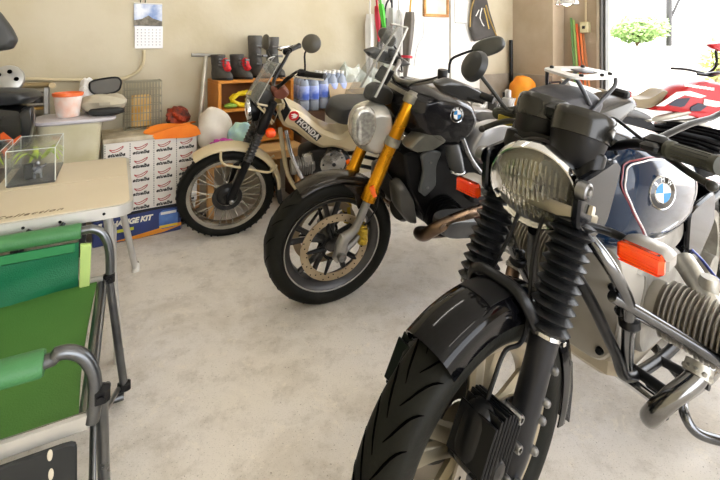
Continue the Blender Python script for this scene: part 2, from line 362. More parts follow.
# ================================================================ near motorcycle (boxer twin, round headlight, gaitered forks)
FB = bike_frame(.228, 1.013, 53.5, 5.5)
def build_boxer():
    F = FB; t = thing('motorcycle', 'old black boxer twin motorcycle nearest the camera, with round headlight, gaitered fork and blue-black tank', 'motorcycle', F)
    LEG = mat('fork_leg_satin', '#15161a', .3, .2, col2='#1d1e22')
    R = .31; c = V((0, 0, R))
    # ---- front wheel
    b = MB(); disc_ring(b, (c.x, 0, c.z), 0, .222, .232, .062, 64)
    torus_part(b, [(.225, -.036), (.238, -.04), (.24, -.034), (.222, -.02), (.216, 0), (.222, .02), (.24, .034), (.238, .04), (.225, .036), (.205, .02), (.2, 0), (.205, -.02)], c, 64)
    b.lathe([(.0, -.05), (.045, -.05), (.05, -.03), (.05, .03), (.045, .05), (0, .05)], c, (0, 1, 0), 28)
    for k in range(5):
        for d in (-.16, .16):
            a = 2*pi*k/5+.5
            p0 = c+V((cos(a+d*.6), 0, sin(a+d*.6)))*.04; p1 = c+V((cos(a+d), 0, sin(a+d)))*.212
            b.tube([p0, (p0+p1)/2, p1], [.02, .015, .017], 8, flat=1.3)
    fw = b.build('front_wheel', mat('cast_wheel_alloy', '#b7ab93', .35, .75, col2='#97917f'), t)
    b = MB(); torus_part(b, tyre_prof(R, .056, .232, 22, .72), c, 80); ty = b.build('tire', TYRE, fw)
    b = MB()
    for k in range(30):
        for sgn in (-1, 1):
            a0 = 2*pi*k/30+(.1 if sgn > 0 else 0); pts = []
            for i in range(7):
                q = i/6; th = a0+.26*q+.05*sin(q*3); lat = sgn*(.006+.043*q**.8); hr = (R-.232)/2; cr = (R+.232)/2
                s_ = min(1, abs(lat)/.056); rr = cr+hr*max(0, 1-s_**(2/.72))**(.36)
                pts.append(c+V((cos(th)*rr, lat, sin(th)*rr)))
            b.tube(pts, [.0008, .0022, .0026, .0026, .0024, .0018, .0006], 5)
    b.build('tread_grooves', GROOVE, fw)
    for s_ in (1, -1):
        b = MB(); disc_ring(b, c, s_*.064, .098, .14, .005, 60); d = b.build('brake_disc', mat('disc_cast', '#a49d92', .35, .85), fw)
        b = MB(); b.lathe([(.05, .0), (.098, .004), (.104, 0), (.098, -.006), (.05, -.01)], (c.x, s_*.06, c.z), (0, s_, 0), 28); b.build('disc_carrier', SATIN, fw)
        for k in range(18):
            a = 2*pi*k/18; h_ = MB(); rr = .108+.014*(k % 3)
            h_.lathe([(0, s_*.003), (.0036, s_*.003)], c+V((cos(a)*rr, s_*.0645, sin(a)*rr)), (0, 1, 0), 8)
            if s_ > 0: h_.build('drilled_hole', GROOVE, d)
    # ---- fork
    ax = V((-.012, 0, R)); up = V((-.175, 0, .80)); d = (up-V((-.02, 0, .36))).normalized()
    F0 = V((-.02, 0, .34))
    def fk(s): return F0+d*s          # along the fork, s metres above the bottom
    for sy in (1, -1):
        y = sy*.096; Y = V((0, y, 0))
        b = MB(); b.tube([fk(-.05)+Y, fk(0)+Y, fk(.02)+Y, fk(.2)+Y, fk(.25)+Y, fk(.257)+Y], [.02, .027, .029, .029, .031, .025], 20)
        b.box(fk(-.03)+Y+V((.01, 0, -.012)), (.05, .045, .055), ch=.012)
        leg = b.build('fork_leg', LEG, t)
        b = MB(); b.lathe([(0, .016), (.012, .016), (.016, .01), (.016, -.004)], (.0, y+sy*.024, R), (0, sy, 0), 8)
        b.build('axle_nut', STEEL, leg)
        for q in (.04, .1, .135, .2): b = MB(); screw(b, fk(q)+Y+V((-.012, sy*.026, -.01)), .009, (0, sy, 0), .012); b.build('bolt', STEEL, leg)
        b = MB(); b.lathe([(.03, .004), (.035, .004), (.036, -.004), (.03, -.004)], fk(.258)+Y, d, 24); b.box(fk(.258)+Y+V((.0, sy*.038, 0)), (.01, .012, .012), ch=.002); b.build('clamp', CHROME, leg)
        # gaiter: ten bellows
        pr = []; n = 11; L = .25
        for i in range(n):
            s0 = .26+L*i/n; h = L/n; ro = .047-.0013*i*0
            pr += [(.033, s0), (ro-.003, s0+h*.38), (ro, s0+h*.5), (ro-.003, s0+h*.62)]
        pr += [(.033, .26+L)]
        b = MB(); b.lathe([(.027, .258)]+pr+[(.027, .26+L)], F0+Y, d, 32); b.build('gaiter', RUBBER, t)
        b = MB(); b.lathe([(.02, .5), (.028, .5), (.03, .53), (.03, .655), (.026, .66), (0, .665)], F0+Y, d, 24); b.build('fork_tube', SATIN, t)
    def FP_(s, x, y):  # fork-frame: along s, forward x (perp), lateral y
        pf = V((d.z, 0, -d.x)); return F0+d*s+pf*x+V((0, y, 0))
    # lower and upper triple clamps
    b = MB(); 
    for s0, th, m in ((.515, .03, ALU),):
        o = [(-.135, -.025), (-.12, .03), (-.06, .045), (.06, .045), (.12, .03), (.135, -.025), (.1, -.055), (-.1, -.055)]
        o = rnd([V((p[0], p[1])) for p in o], .3, 2)
        b.rings([[FP_(s0+q*th, p.y*(1-abs(e)*.06), p.x*(1-abs(e)*.03)) for p in o] for q, e in ((-.5, 1), (-.35, 0), (.35, 0), (.5, 1))])
        for sy in (-1, 1): b.lathe([(.0, .02), (.008, .02), (.01, .012), (.01, 0)], FP_(s0+.012, .02, sy*.13), d, 8)
    b.build('lower_fork_clamp', mat('clamp_alloy', '#a39c8c', .35, .9, col2='#7d776b'), t)
    b = MB(); o = rnd([V(p) for p in ((-.13, -.03), (-.12, .03), (.12, .03), (.13, -.03), (.06, -.06), (-.06, -.06))], .3, 2)
    b.rings([[FP_(.645+q, p.y, p.x*.85) for p in o] for q in (0, .02)]); b.build('upper_fork_clamp', SATIN, t)
    # ---- front fender
    cc = V((0, 0, R)); sec = []
    for i in range(13):
        a = pi*i/12; sec.append((.314+.042*sin(a)**.7, -.06*cos(a)))
    inner = [(r-.004, w*.95) for r, w in sec[::-1]]
    sec2 = [(sec[0][0]-.01, sec[0][1])]+sec+[(sec[-1][0]-.024, sec[-1][1])]+[(inner[0][0]-.02, inner[0][1])]+inner+[(inner[-1][0]-.008, inner[-1][1])]
    b = MB(); b.arcsec(cc, sec2, radians(60), radians(196), 44); fe = b.build('front_fender', GLOSSB, t)
    b = MB(); b.arcsec(cc, [(r+.002, w*1.0) for r, w in sec[3:10]]+[(r-.001, w) for r, w in sec[3:10][::-1]], radians(86), radians(108), 8); b.build('fork_brace_pad', BLACK, fe)
    b = MB()
    for sy in (1, -1):
        b.tube([fk(.235)+V((-.0, sy*.094, 0)), cc+V((-.06, sy*.075, .335)), cc+V((-.055, sy*.045, .36)), cc+V((-.055, 0, .363))], .009, 10, sm=4, flat=1.5)
    b.build('fork_brace', SATIN, t)
    # mud flap at the rear of the fender
    b = MB(); b.prism([(-.335, .38), (-.352, .3), (-.35, .2), (-.325, .24), (-.31, .36)], -.055, .055, .003); b.build('mud_flap', RUBBER, fe)
    # ---- calipers (finned, black)
    for sy in (1, -1):
        cc2 = c+V((.088, sy*.088, .14)); b = MB()
        rot = M.Rotation(radians(-25), 3, 'Y')
        b.ell(cc2, (.05, .034, .064), 24, 14, rot, .65)
        for k in range(8):
            x_ = -.042+.012*k; hh_ = .064*math.sqrt(max(.1, 1-(x_/.056)**2))
            b.box(cc2+rot @ V((x_, sy*.006, 0)), (.005, .084, hh_*2.12), rot, .002)
        b.lathe([(0, .052), (.018, .05), (.024, .042), (.024, 0)], cc2+rot @ V((-.01, 0, -.035)), (0, sy, 0), 18)
        ca = b.build('brake_caliper', SATIN, t)
        for x, z in ((-.058, .035), (-.062, -.03), (.03, -.072), (-.03, -.078)):
            b = MB(); b.lathe([(0, .03), (.0045, .03), (.0048, .037), (.0085, .037), (.0095, .034), (.0105, 0)], cc2+V((x, sy*.012, z)), (0, sy, 0), 12); b.build('cap_bolt', STEEL, ca)
        b = MB(); b.tube([cc2+V((-.01, 0, .06)), cc2+V((-.03, 0, .1)), cc2+V((-.075, -sy*.01, .13)), fk(.25)+V((.035, sy*.07, 0)), fk(.4)+V((.02, sy*.035, 0)), fk(.5)+V((.01, sy*.03, 0))], .0045, 8, sm=6); b.build('brake_hose', BLACK, ca)
    # ---- headlight
    hc = F.p(533, 186, 0); hd = V((cos(radians(-9)), 0, sin(radians(-9))))
    hd = (M.Rotation(radians(11), 3, 'Z') @ hd).normalized(); HS = 1.09
    hh = V((0, 0, 1)); ho = hc
    S_ = lambda L_: [(q0*HS, q1*HS) for q0, q1 in L_]
    b = MB(); b.lathe(S_([(.092, -.004), (.094, -.03), (.09, -.07), (.072, -.115), (.04, -.145), (0, -.152)]), ho, hd, 40); hl = b.build('headlight', mat('headlamp_shell', '#4a4644', .3, .3, col2='#3c3837'), t)
    b = MB(); b.lathe(S_([(.088, .006), (.091, .012), (.094, .011), (.0985, .002), (.1, -.016), (.097, -.026), (.093, -.026)]), ho, hd, 56); b.build('chrome_rim', CHROME, hl)
    b = MB(); b.lathe(S_([(.089, .002), (.072, -.03), (.04, -.055), (.018, -.062), (0, -.062)]), ho, hd, 40); b.build('reflector', mat('headlamp_reflector', '#efe9cf', .16, .9, col2='#d6cfae'), hl)
    b = MB(); b.lathe(S_([(0, -.03), (.012, -.03), (.014, -.04), (.014, -.06)]), ho, hd, 16); b.build('bulb_shield', CHROME, hl)
    b = MB(); b.lathe(S_([(.089, .005), (.072, .014), (.045, .021), (.02, .025), (.0005, .026), (.0005, .022), (.02, .021), (.045, .017), (.072, .01), (.089, .001)]), ho, hd, 48)
    u_ = (hh-hd*hh.dot(hd)).normalized(); w_ = hd.cross(u_)
    for k in range(-7, 8):
        x = k*.0112; L = math.sqrt(max(0, .085**2-x*x))
        rows = ((-.85, -.3), (-.22, .3), (.38, .85))
        for q0, q1 in rows:
            pts = [ho+w_*x+u_*(L*(q0+(q1-q0)*j/4))+hd*(.0245*(1-((x*x+(L*(q0+(q1-q0)*j/4))**2)/.0905**2))+.006) for j in range(5)]
            b.tube(pts, .0026, 5)
    b.build('fluted_lens', mat('headlamp_glass', '#f4f2e6', .05, trans=.95, ior=1.3), hl)
    # headlamp ears
    for sy in (1, -1):
        b = MB(); o = [F.p(u, v, .118) for u, v in ((578, 180), (592, 172), (613, 158), (618, 166), (603, 222), (590, 238), (573, 228))]
        o = rnd([V((p.x, p.z)) for p in o], .2, 2); b.prism(o, sy*.108, sy*.128, .005); er = b.build('headlight_bracket', mat('bracket_paint', '#0b0d12', .22, 0, coat=.08, spec=.3), t)
        b = MB(); q = F.p(584, 191, .13); b.lathe([(0, .012), (.006, .012), (.008, .006), (.012, .006), (.014, .01), (.019, .008), (.021, 0), (.021, -.012)], (q.x, sy*.132, q.z), (0, sy, 0), 24); b.build('pivot_bolt', STEEL, er)
    # ---- indicators
    for sy in (1, -1):
        q = F.p(642, 256, .235) if sy > 0 else F.p(470, 186, -.235)
        rot = M.Rotation(radians(8), 3, 'Y')
        b = MB(); b.box(q+V((-.027, 0, 0)), (.06, .088, .046), rot, .012); ind = b.build('indicator', mat('indicator_body', '#a9a6a2', .35, .6), t)
        b = MB(); b.box(q+V((.007, 0, -.001)), (.022, .084, .043), rot, .008)
        for k in range(6): b.box(q+V((.0185, 0, -.0015-.016+.0064*k)), (.002, .07, .0022), rot)
        b.build('lens', ORANGE, ind)
        b = MB(); b.tube([V((q.x-.04, q.y-sy*.03, q.z)), V((q.x-.045, q.y-sy*.08, q.z+.0)), V((-.16, sy*.115, q.z+.02))], .0095, 10, sm=3); b.build('stem', SATIN, ind)
    # ---- twin instruments
    for k, (u, v, y) in enumerate(((541, 120, -.06), (579, 136, .06))):
        q = F.p(u, v, y); a_ = V((-.4, 0, 1)).normalized()
        o_ = q
        b = MB(); b.lathe([(0, -.078), (.034, -.073), (.056, -.042), (.063, -.002)], o_, a_, 36); g = b.build('gauge', BLACK, t)
        b = MB(); b.lathe([(.062, -.004), (.067, -.002), (.07, .034), (.069, .05), (.064, .057), (.058, .05)], o_, a_, 36); b.build('bezel', mat('gauge_bezel', '#1d1c18', .25, .1, coat=.2), g)
        b = MB(); b.lathe([(0, .05), (.059, .05), (.059, .045)], o_, a_, 36); b.build('dial_glass', mat('gauge_face', '#23241f', .08, coat=.8), g)
    b = MB(); q = F.p(560, 130, 0); b.box(q+V((-.02, 0, -.02)), (.06, .12, .07), ch=.015); b.build('instrument_bracket', BLACK, t)
    b = MB(); q = F.p(560, 106, 0); b.box(q+V((-.0, 0, -.012)), (.07, .05, .04), ch=.01); b.build('warning_light_box', BLACK, t)
    # ---- handlebar, grips, levers, mirrors
    gl0, gl1 = F.p(668, 149, .235), F.p(722, 166, .335); gr0, gr1 = F.p(521, 112, -.19), F.p(497, 113, -.29)
    b = MB(); b.tube([gl0, V((gl0.x-.02, .17, gl0.z-.01)), V((-.3, .08, .965)), V((-.3, -.06, .965)), V((gr0.x+.02, -.14, gr0.z-.005)), gr0], .011, 12, sm=6); b.build('handlebar', SATIN, t)
    for nm, g0, g1, sy in (('l', gl0, gl1, 1), ('r', gr0, gr1, -1)):
        dg = (g1-g0).normalized(); L = (g1-g0).length
        b = MB(); b.lathe([(.012, 0), (.019, .002), (.0195, .012), (.0165, .016), (.0165, L-.012), (.019, L-.008), (.019, L), (0, L+.002)], g0, dg, 24); g = b.build('grip', mat('handle_rubber', '#3b3c33', .55, bump=.1), t)
        b = MB()
        for k in range(14):
            a = 2*pi*k/14; uu = dg.orthogonal().normalized(); ww = dg.cross(uu); o = (uu*cos(a)+ww*sin(a))*.0168
            b.tube([g0+dg*.02+o, g1-dg*.016+o], .0009, 4)
        b.build('grip_ribs', BLACK, g)
        b = MB(); b.box(g0-dg*.025, (.04, .05, .045), ch=.01); b.box(g0-dg*.03+V((.028, 0, 0)), (.03, .035, .02), ch=.006); b.build('switch_housing', BLACK, t)
        b = MB()
        if sy > 0: pts = F.path([(603, 141, .1), (632, 146, .15), (660, 153, .2), (690, 173, .27), (712, 186, .31)])
        else: pts = F.path([(522, 122, -.17), (508, 121, -.21), (494, 124, -.27), (482, 129, -.3)])
        b.tube(pts, .006 if sy > 0 else .0065, 10, sm=4, flat=1.3); b.ell(pts[-1], (.011, .011, .011), 12, 8); b.build('lever', mat('lever_black', '#34332f', .35, .4), t)
    q = F.p(511, 117, -.245); b = MB(); b.box(q+V((.02, 0, -.005)), (.035, .05, .035), None, .006); b.build('brake_reservoir', mat('reservoir_yellow', '#b9a53a', .4), t)
    # right mirror (round, on a long stalk)
    m0, m1, m2 = F.p(514, 112, -.2), F.p(507, 110, -.235), F.p(481, 76, -.32)
    b = MB(); b.tube([m0, m1, m2], .0062, 10); b.build('mirror_stalk', mat('mirror_black', '#2b2c2c', .4), t)
    mc = F.p(474.5, 66, -.345); fc = (F.I @ CAM-mc).normalized(); ff = (fc*.35+V((-1.0, -.25, .05))).normalized()
    ff = (fc*.75+V((.25, -.65, .25))).normalized()
    b = MB(); b.lathe([(0, .026), (.028, .023), (.046, .015), (.053, .0), (.053, -.006), (.049, -.008), (0, -.008)], mc, ff, 32); mr = b.build('mirror', mat('mirror_black', '#2b2c2c', .4), t)
    b = MB(); b.lathe([(0, -.0095), (.04, -.0095), (.041, -.006)], mc, ff, 32); b.build('mirror_glass', CHROME, mr)
    b = MB(); b.tube(F.path([(655, 140, .2), (690, 124, .22), (722, 113, .24), (760, 80, .27)]), .007, 10, sm=3); b.build('mirror_stalk', SATIN, t)
    b = MB(); b.ell(F.p(775, 55, .29), (.015, .05, .04), 20, 12); b.build('mirror', mat('mirror_black', '#2b2c2c', .4), t)
    # cables
    b = MB()
    for pts in (((560, 140, .02), (602, 128, .06), (612, 118, .1), (630, 130, .15), (650, 146, .2)), ((600, 150, .06), (612, 163, .08), (616, 152, .1), (606, 138, .1)),
                ((590, 140, .0), (630, 138, .08), (655, 140, .18)), ((540, 150, 0), (520, 138, -.05), (512, 130, -.15), (518, 118, -.19))):
        b.tube(F.path(pts), .0038, 8, sm=6)
    b.build('cables', BLACK, t)
    # ---- frame tubes
    b = MB()
    hd0 = V((-.2, 0, .9)); hd1 = V((-.16, 0, .74))
    b.tube([hd0+V((-.05, 0, .02)), hd1+V((-.06, 0, .06))], .03, 16)
    for sy in (1, -1):
        b.tube([V((-.24, sy*.03, .72)), V((-.34, sy*.08, .56)), V((-.44, sy*.11, .4)), V((-.54, sy*.12, .29)), V((-.9, sy*.13, .26)), V((-1.0, sy*.12, .4))], .015, 10, sm=6)
        b.tube([V((-.24, sy*.02, .86)), V((-.6, sy*.08, .72)), V((-.95, sy*.11, .66)), V((-1.4, sy*.11, .7))], .014, 10, sm=5)
    b.build('frame', SATIN, t)
    # ---- tank: loft of cross-sections
    TANKM = mat('blue_black_tank', '#0c1c30', .08, 0, coat=.1, spec=.3, col2='#11243a', nscale=1.5, rvar=.2)
    xs = [(-.29, .03, .84, .9), (-.31, .1, .77, .95), (-.36, .14, .71, .985), (-.46, .157, .675, .99), (-.6, .16, .655, .975), (-.72, .155, .645, .945), (-.83, .14, .645, .9), (-.9, .1, .665, .84), (-.93, .05, .7, .79)]
    def sect(x, w, z0, z1, n=28):
        o = []; zc = (z0+z1)/2; hz_ = (z1-z0)/2
        for i in range(n):
            a = 2*pi*i/n; sp = lambda q, e: math.copysign(abs(q)**e, q)
            ww = w*(1 if sin(a) < .2 else 1-.12*(sin(a)-.2))
            o.append(V((x-.02*sin(a), ww*sp(cos(a), .62), zc+hz_*sp(sin(a), .62)-.012)))
        return o
    xs2 = cat([V((x, w, z0, )) for x, w, z0, z1 in xs], 3); xz1 = cat([V((z1, 0, 0)) for *_, z1 in xs], 3)
    b = MB(); b.rings([sect(a.x, a.y, a.z, q.x) for a, q in zip(xs2, xz1)]); tk = b.build('fuel_tank', TANKM, t, ang=60)
    # pinstripes: red and white lines hugging the side panel
    def side(x, z, off=.001):
        # lateral position of the tank skin at x, z
        for a, q in zip(xs2, xz1):
            pass
        k_ = max(0, min(len(xs2)-2, next((i for i in range(len(xs2)-1) if xs2[i+1].x <= x), len(xs2)-2)))
        q_ = max(0, min(1, (x-xs2[k_].x)/((xs2[k_+1].x-xs2[k_].x) or -1e-6))); a = xs2[k_].lerp(xs2[k_+1], q_); z1_ = xz1[k_].x*(1-q_)+xz1[k_+1].x*q_
        zc = (a.z+z1_)/2-.012; h_ = (z1_-a.z)/2
        s_ = min(.97, abs((z-zc)/h_)); sa = s_**(1/.62); ca = math.sqrt(1-sa*sa)**.62
        ww = a.y*(1 if (z < zc or sa < .2) else 1-.12*(sa-.2))
        return ww*ca+off
    for m, dr in ((mat('pinstripe_red', '#7b2630', .3, coat=.4), 0), (mat('pinstripe_white', '#e6dfe0', .3, coat=.4), .006)):
        base_ = F.xz([(638, 166), (658, 158), (680, 160), (698, 180), (704, 212), (702, 232), (676, 242), (649, 243), (637, 218), (632, 190)], .15)
        cx, cz = sum(q[0] for q in base_)/10, sum(q[1] for q in base_)/10
        pts = [(cx+(x-cx)*(1-dr*5), cz+(z-cz)*(1-dr*7)) for x, z in base_]
        pts = rnd([V(p) for p in pts], .3, 3); pts = [p for p in cat([V((p.x, p.y, 0)) for p in pts], 3, True)]
        for sy in (1, -1):
            b = MB(); b.tube([V((p.x, sy*side(p.x, p.y, .0), p.y)) for p in pts], .0022, 6, closed=True); b.build('pinstripe', m, tk)
    q = F.p(656.5, 191, .155); roundel(t, (q.x, side(q.x, q.z, .004)+.006, q.z), .041, V((-.93, .36, 0)), V((0, -.12, 1)), 'tank_badge')
    b = MB(); b.lathe([(0, .012), (.03, .012), (.035, .005), (.035, -.01)], (-.46, 0, .98), (.0, 0, 1), 28); b.build('filler_cap', CHROME, tk)
    # ---- seat and tail
    b = MB(); o = [(-.74, .8), (-.8, .86), (-.95, .835), (-1.1, .84), (-1.3, .865), (-1.42, .85), (-1.42, .8), (-1.2, .775), (-.95, .77)]
    b.puff(rnd([V(p) for p in o], .3, 3), -.14, .14, .22, 5); b.build('seat', mat('seat_vinyl', '#08080a', .7, bump=.1, spec=.08), t)
    for k in range(9):
        b = MB(); x_ = -.86-.06*k; z_ = .853+(.012 if k > 5 else .0)-.004*abs(k-3)*0; b.tube([V((x_, -.12, z_-.012)), V((x_, -.06, z_)), V((x_, .06, z_)), V((x_, .12, z_-.012))], .007, 6); b.build('seat_rib', mat('seat_vinyl', '#08080a', .7), t)
    b = MB(); o = [(-1.4, .84), (-1.58, .82), (-1.6, .76), (-1.38, .74)]; b.puff(rnd([V(p) for p in o], .3, 3), -.11, .11, .25, 4); b.build('tail_cowl', GLOSSB, t)
    # ---- engine: block, front cover, cylinders
    b = MB(); o = [(-.56, .58), (-.55, .42), (-.56, .36), (-.6, .31), (-.85, .29), (-.95, .3), (-.95, .5), (-.8, .6), (-.62, .62), (-.5, .6)]
    b.puff(rnd([V(p) for p in o], .25, 3), -.12, .12, .1, 4); en = b.build('engine_block', ALUG, t)
    # tall front cover
    b = MB(); o = rnd([V(p) for p in ((-.06, .33), (.07, .33), (.105, .38), (.12, .56), (.09, .66), (-.07, .66), (-.09, .56), (-.085, .38))], .3, 3)
    b.rings([[V((x, p.x*s_, .43+(p.y-.43)*s_)) for p in o] for x, s_ in ((-.6, 1.0), (-.47, 1.0), (-.455, .98), (-.45, .93))]); b.build('front_cover', mat('front_cover_alloy', '#a8a39a', .55, .35, col2='#9a948a', nscale=4), en)
    for y_, z_ in ((.085, .56), (-.085, .56), (.07, .37), (-.07, .37)): b = MB(); b.lathe([(0, .01), (.008, .01), (.0105, .004), (.0105, -.004)], (-.449, y_, z_), (1, 0, 0), 14); b.build('cover_bolt', SATIN, en)
    b = MB(); b.box((-.68, 0, .29), (.34, .2, .1), ch=.03)
    b.build('oil_pan', mat('oil_pan_alloy', '#beb4a0', .45, .6), en)
    b = MB(); o = [(-.5, .62), (-.62, .74), (-.82, .72), (-.86, .6), (-.7, .57)]; b.puff(rnd([V(p) for p in o], .3, 3), -.12, .12, .15, 4); b.build('air_box', ALUG, en)
    cb = V((-.63, 0, .475)); FIN = mat('cylinder_fins', '#aaa59b', .42, .65, col2='#918c83')
    for sy in (1, -1):
        b = MB(); b.lathe([(.055, .12), (.055, .3)], cb, (0, sy, 0), 28)
        b.lathe([(.0, .12), (.062, .12), (.066, .128), (.066, .145), (.055, .152)], cb, (0, sy, 0), 28)
        for k in range(12):
            y0 = .158+k*.0118; r_ = .079 if k < 7 else .083
            b.lathe([(.05, y0), (r_-.003, y0), (r_, y0+.0012), (r_, y0+.003), (r_-.003, y0+.0045), (.05, y0+.0045)], cb, (0, sy, 0), 36)
        cy = b.build('cylinder', FIN, t)
        b = MB(); o = [V((.085*math.copysign(abs(cos(a))**.6, cos(a)), .062*math.copysign(abs(sin(a))**.6, sin(a)))) for a in [2*pi*i/28 for i in range(28)]]
        b.rings([[cb+V((p.x*s_, sy*y_, p.y*s_)) for p in o] for y_, s_ in ((.3, 1), (.345, 1), (.365, .92), (.375, .7), (.377, .3))]); b.build('valve_cover', SATIN if sy > 0 else ALU, cy)
        # exhaust header with finned nut
        e0 = cb+V((.075, sy*.26, -.055)); e1 = e0+V((.06, 0, -.04))
        b = MB(); dd = V((.5, 0, -.62)).normalized()
        for k in range(10):
            a = 2*pi*k/10; uu = dd.orthogonal().normalized(); ww = dd.cross(uu); b.box(e0+dd*.02+(uu*cos(a)+ww*sin(a))*.026, (.014, .014, .014), ch=.004)
        b.lathe([(.02, 0), (.03, 0), (.03, .03), (.02, .03)], e0, dd, 20); b.build('exhaust_nut', ALU, cy)
        b = MB(); b.tube([e0, e0+dd*.035, e0+V((.075, -sy*.03, -.075)), e0+V((.09, -sy*.055, -.125)), e0+V((.05, -sy*.075, -.18)), V((-.66, sy*.18, .2)), V((-.9, sy*.2, .175)), V((-1.1, sy*.21, .18))], .0225, 18, sm=6); b.build('exhaust_pipe', BRONZE if sy < 0 else mat('exhaust_chrome', '#8d8f90', .16, 1, col2='#6d6a66'), t)
        b = MB(); b.tube([V((-1.08, sy*.21, .18)), V((-1.14, sy*.215, .19)), V((-1.6, sy*.22, .23)), V((-1.66, sy*.22, .235))], [.024, .04, .042, .034], 20); b.build('silencer', CHROME, t)
        # crash bar: loop with a long cross tube running out past the cylinder
        b = MB()
        b.tube([V((-.26, sy*.09, .76)), V((-.28, sy*.14, .7)), V((-.34, sy*.16, .61)), V((-.38, sy*.155, .54)), V((-.43, sy*.14, .46)), V((-.5, sy*.12, .34))], .0155, 14, sm=6)
        cp = [F.p(612, 296, .14), F.p(666, 328, .215), F.p(722, 363, .3), F.p(762, 390, .35), F.p(774, 425, .36), F.p(750, 446, .32), F.p(722, 441, .28), F.p(695, 431, .235), F.p(683, 408, .2), F.p(684, 385, .17), F.p(672, 368, .13), F.p(655, 348, .1)]
        b.tube([V((q.x, sy*q.y, q.z)) for q in cp], .0135, 14, sm=6)
        b.tube([V((-.36, sy*.13, .56)), V((-.46, sy*.24, .52))], .006, 10)
        b.build('crash_bar', mat('crash_bar_chrome', '#77787a', .18, 1, col2='#535456'), t)
        b = MB(); b.lathe([(.02, -.012), (.024, -.008), (.024, .008), (.02, .012)], (-.385, sy*.155, .53), (0, .2*sy, -1), 16); b.box((-.37, sy*.14, .56), (.03, .02, .03), ch=.006); b.build('bar_clamp', BLACK, t)
        # carburettor and intake
        b = MB(); b.tube([V((-.6, sy*.25, .5)), V((-.66, sy*.24, .53)), V((-.74, sy*.15, .58))], [.024, .028, .03], 16, sm=3); b.box((-.68, sy*.23, .5), (.07, .06, .09), ch=.015); b.lathe([(0, .05), (.02, .05), (.024, .035), (.024, 0)], (-.68, sy*.23, .54), (0, 0, 1), 16); b.build('carburettor', ALU, t)
        b = MB(); b.tube([V((-.72, sy*.12, .26)), V((-.72, sy*.25, .27))], .013, 12); b.build('foot_peg', RUBBER, t)
    b = MB()
    for off in (0, .012): b.tube(F.path([(690, 247, .1), (706, 268, .14), (722, 286, .2), (740, 300, .24)])[0:0] or [q+V((off, off, 0)) for q in F.path([(688, 246, .12), (700, 258, .15), (716, 278, .2), (735, 292, .24)])], .0036, 8, sm=4)
    b.build('plug_leads', mat('blue_lead', '#2b3b8e', .3, coat=.3), t)
    b = MB(); b.tube(F.path([(682, 246, .11), (696, 262, .15), (712, 284, .2), (730, 300, .24)]), .0034, 8, sm=4); b.build('ignition_lead', BLACK, t)
    b = MB(); q = F.p(680, 272, .1); b.tube([q+V((0, -.02, -.02)), q+V((0, .03, .02))], .018, 14); b.build('horn', SATIN, t)
    for dz, m_ in ((0, CHROME), (.034, SATIN)):
        b = MB(); b.tube([V((-.585-.3*dz, -.16, .262+dz)), V((-.57-.3*dz, .0, .258+dz)), V((-.56-.3*dz, .19, .252+dz))], .0145, 14); b.build('crossover_pipe', m_, t)
    # ---- rear wheel, shaft drive, stand
    rc = V((-1.38, 0, .3))
    b = MB(); torus_part(b, [(.2, -.04), (.232, -.045), (.232, .045), (.2, .04)], rc, 48); b.lathe([(0, -.08), (.06, -.08), (.06, .08), (0, .08)], rc, (0, 1, 0), 24)
    for k in range(10): a = 2*pi*k/10; b.tube([rc+V((cos(a), 0, sin(a)))*.04, rc+V((cos(a+.1), 0, sin(a+.1)))*.21], .012, 8)
    rw = b.build('rear_wheel', ALU, t); b = MB(); torus_part(b, tyre_prof(.3, .06, .225), rc, 64); b.build('tire', TYRE, rw)
    b = MB(); b.tube([V((-.92, -.09, .3)), V((-1.38, -.09, .3))], .03, 14); b.tube([V((-1.38, -.11, .3)), V((-1.38, -.06, .3))], .07, 20); b.build('shaft_housing', ALU, t)
    b = MB(); b.arcsec((-1.38, 0, .3), [(.33, -.075), (.345, -.06), (.35, 0), (.345, .06), (.33, .075), (.325, .075), (.34, 0), (.325, -.075)], radians(20), radians(190), 24); b.build('rear_fender', GLOSSB, t)
    b = MB()
    for sy in (1, -1): b.tube([V((-1.38, sy*.12, .32)), V((-1.25, sy*.12, .66))], [.02, .024], 14)
    b.build('shock_absorbers', CHROME, t)
    b = MB(); p1 = F.I @ V((.98, 1.42, .012)); b.tube([V((-.68, .12, .2)), V((-.7, .16, .12)), p1+V((.0, 0, .0))], .011, 10, sm=3); b.build('side_stand', SATIN, t)
    # side panel
    b = MB(); o = [(-.82, .7), (-1.05, .72), (-1.08, .6), (-.95, .5), (-.84, .56)]
    for sy in (1, -1): b.prism(rnd([V(p) for p in o], .2, 2), sy*.12, sy*.135, .006)
    b.build('side_panels', GLOSSB, t)
build_boxer()
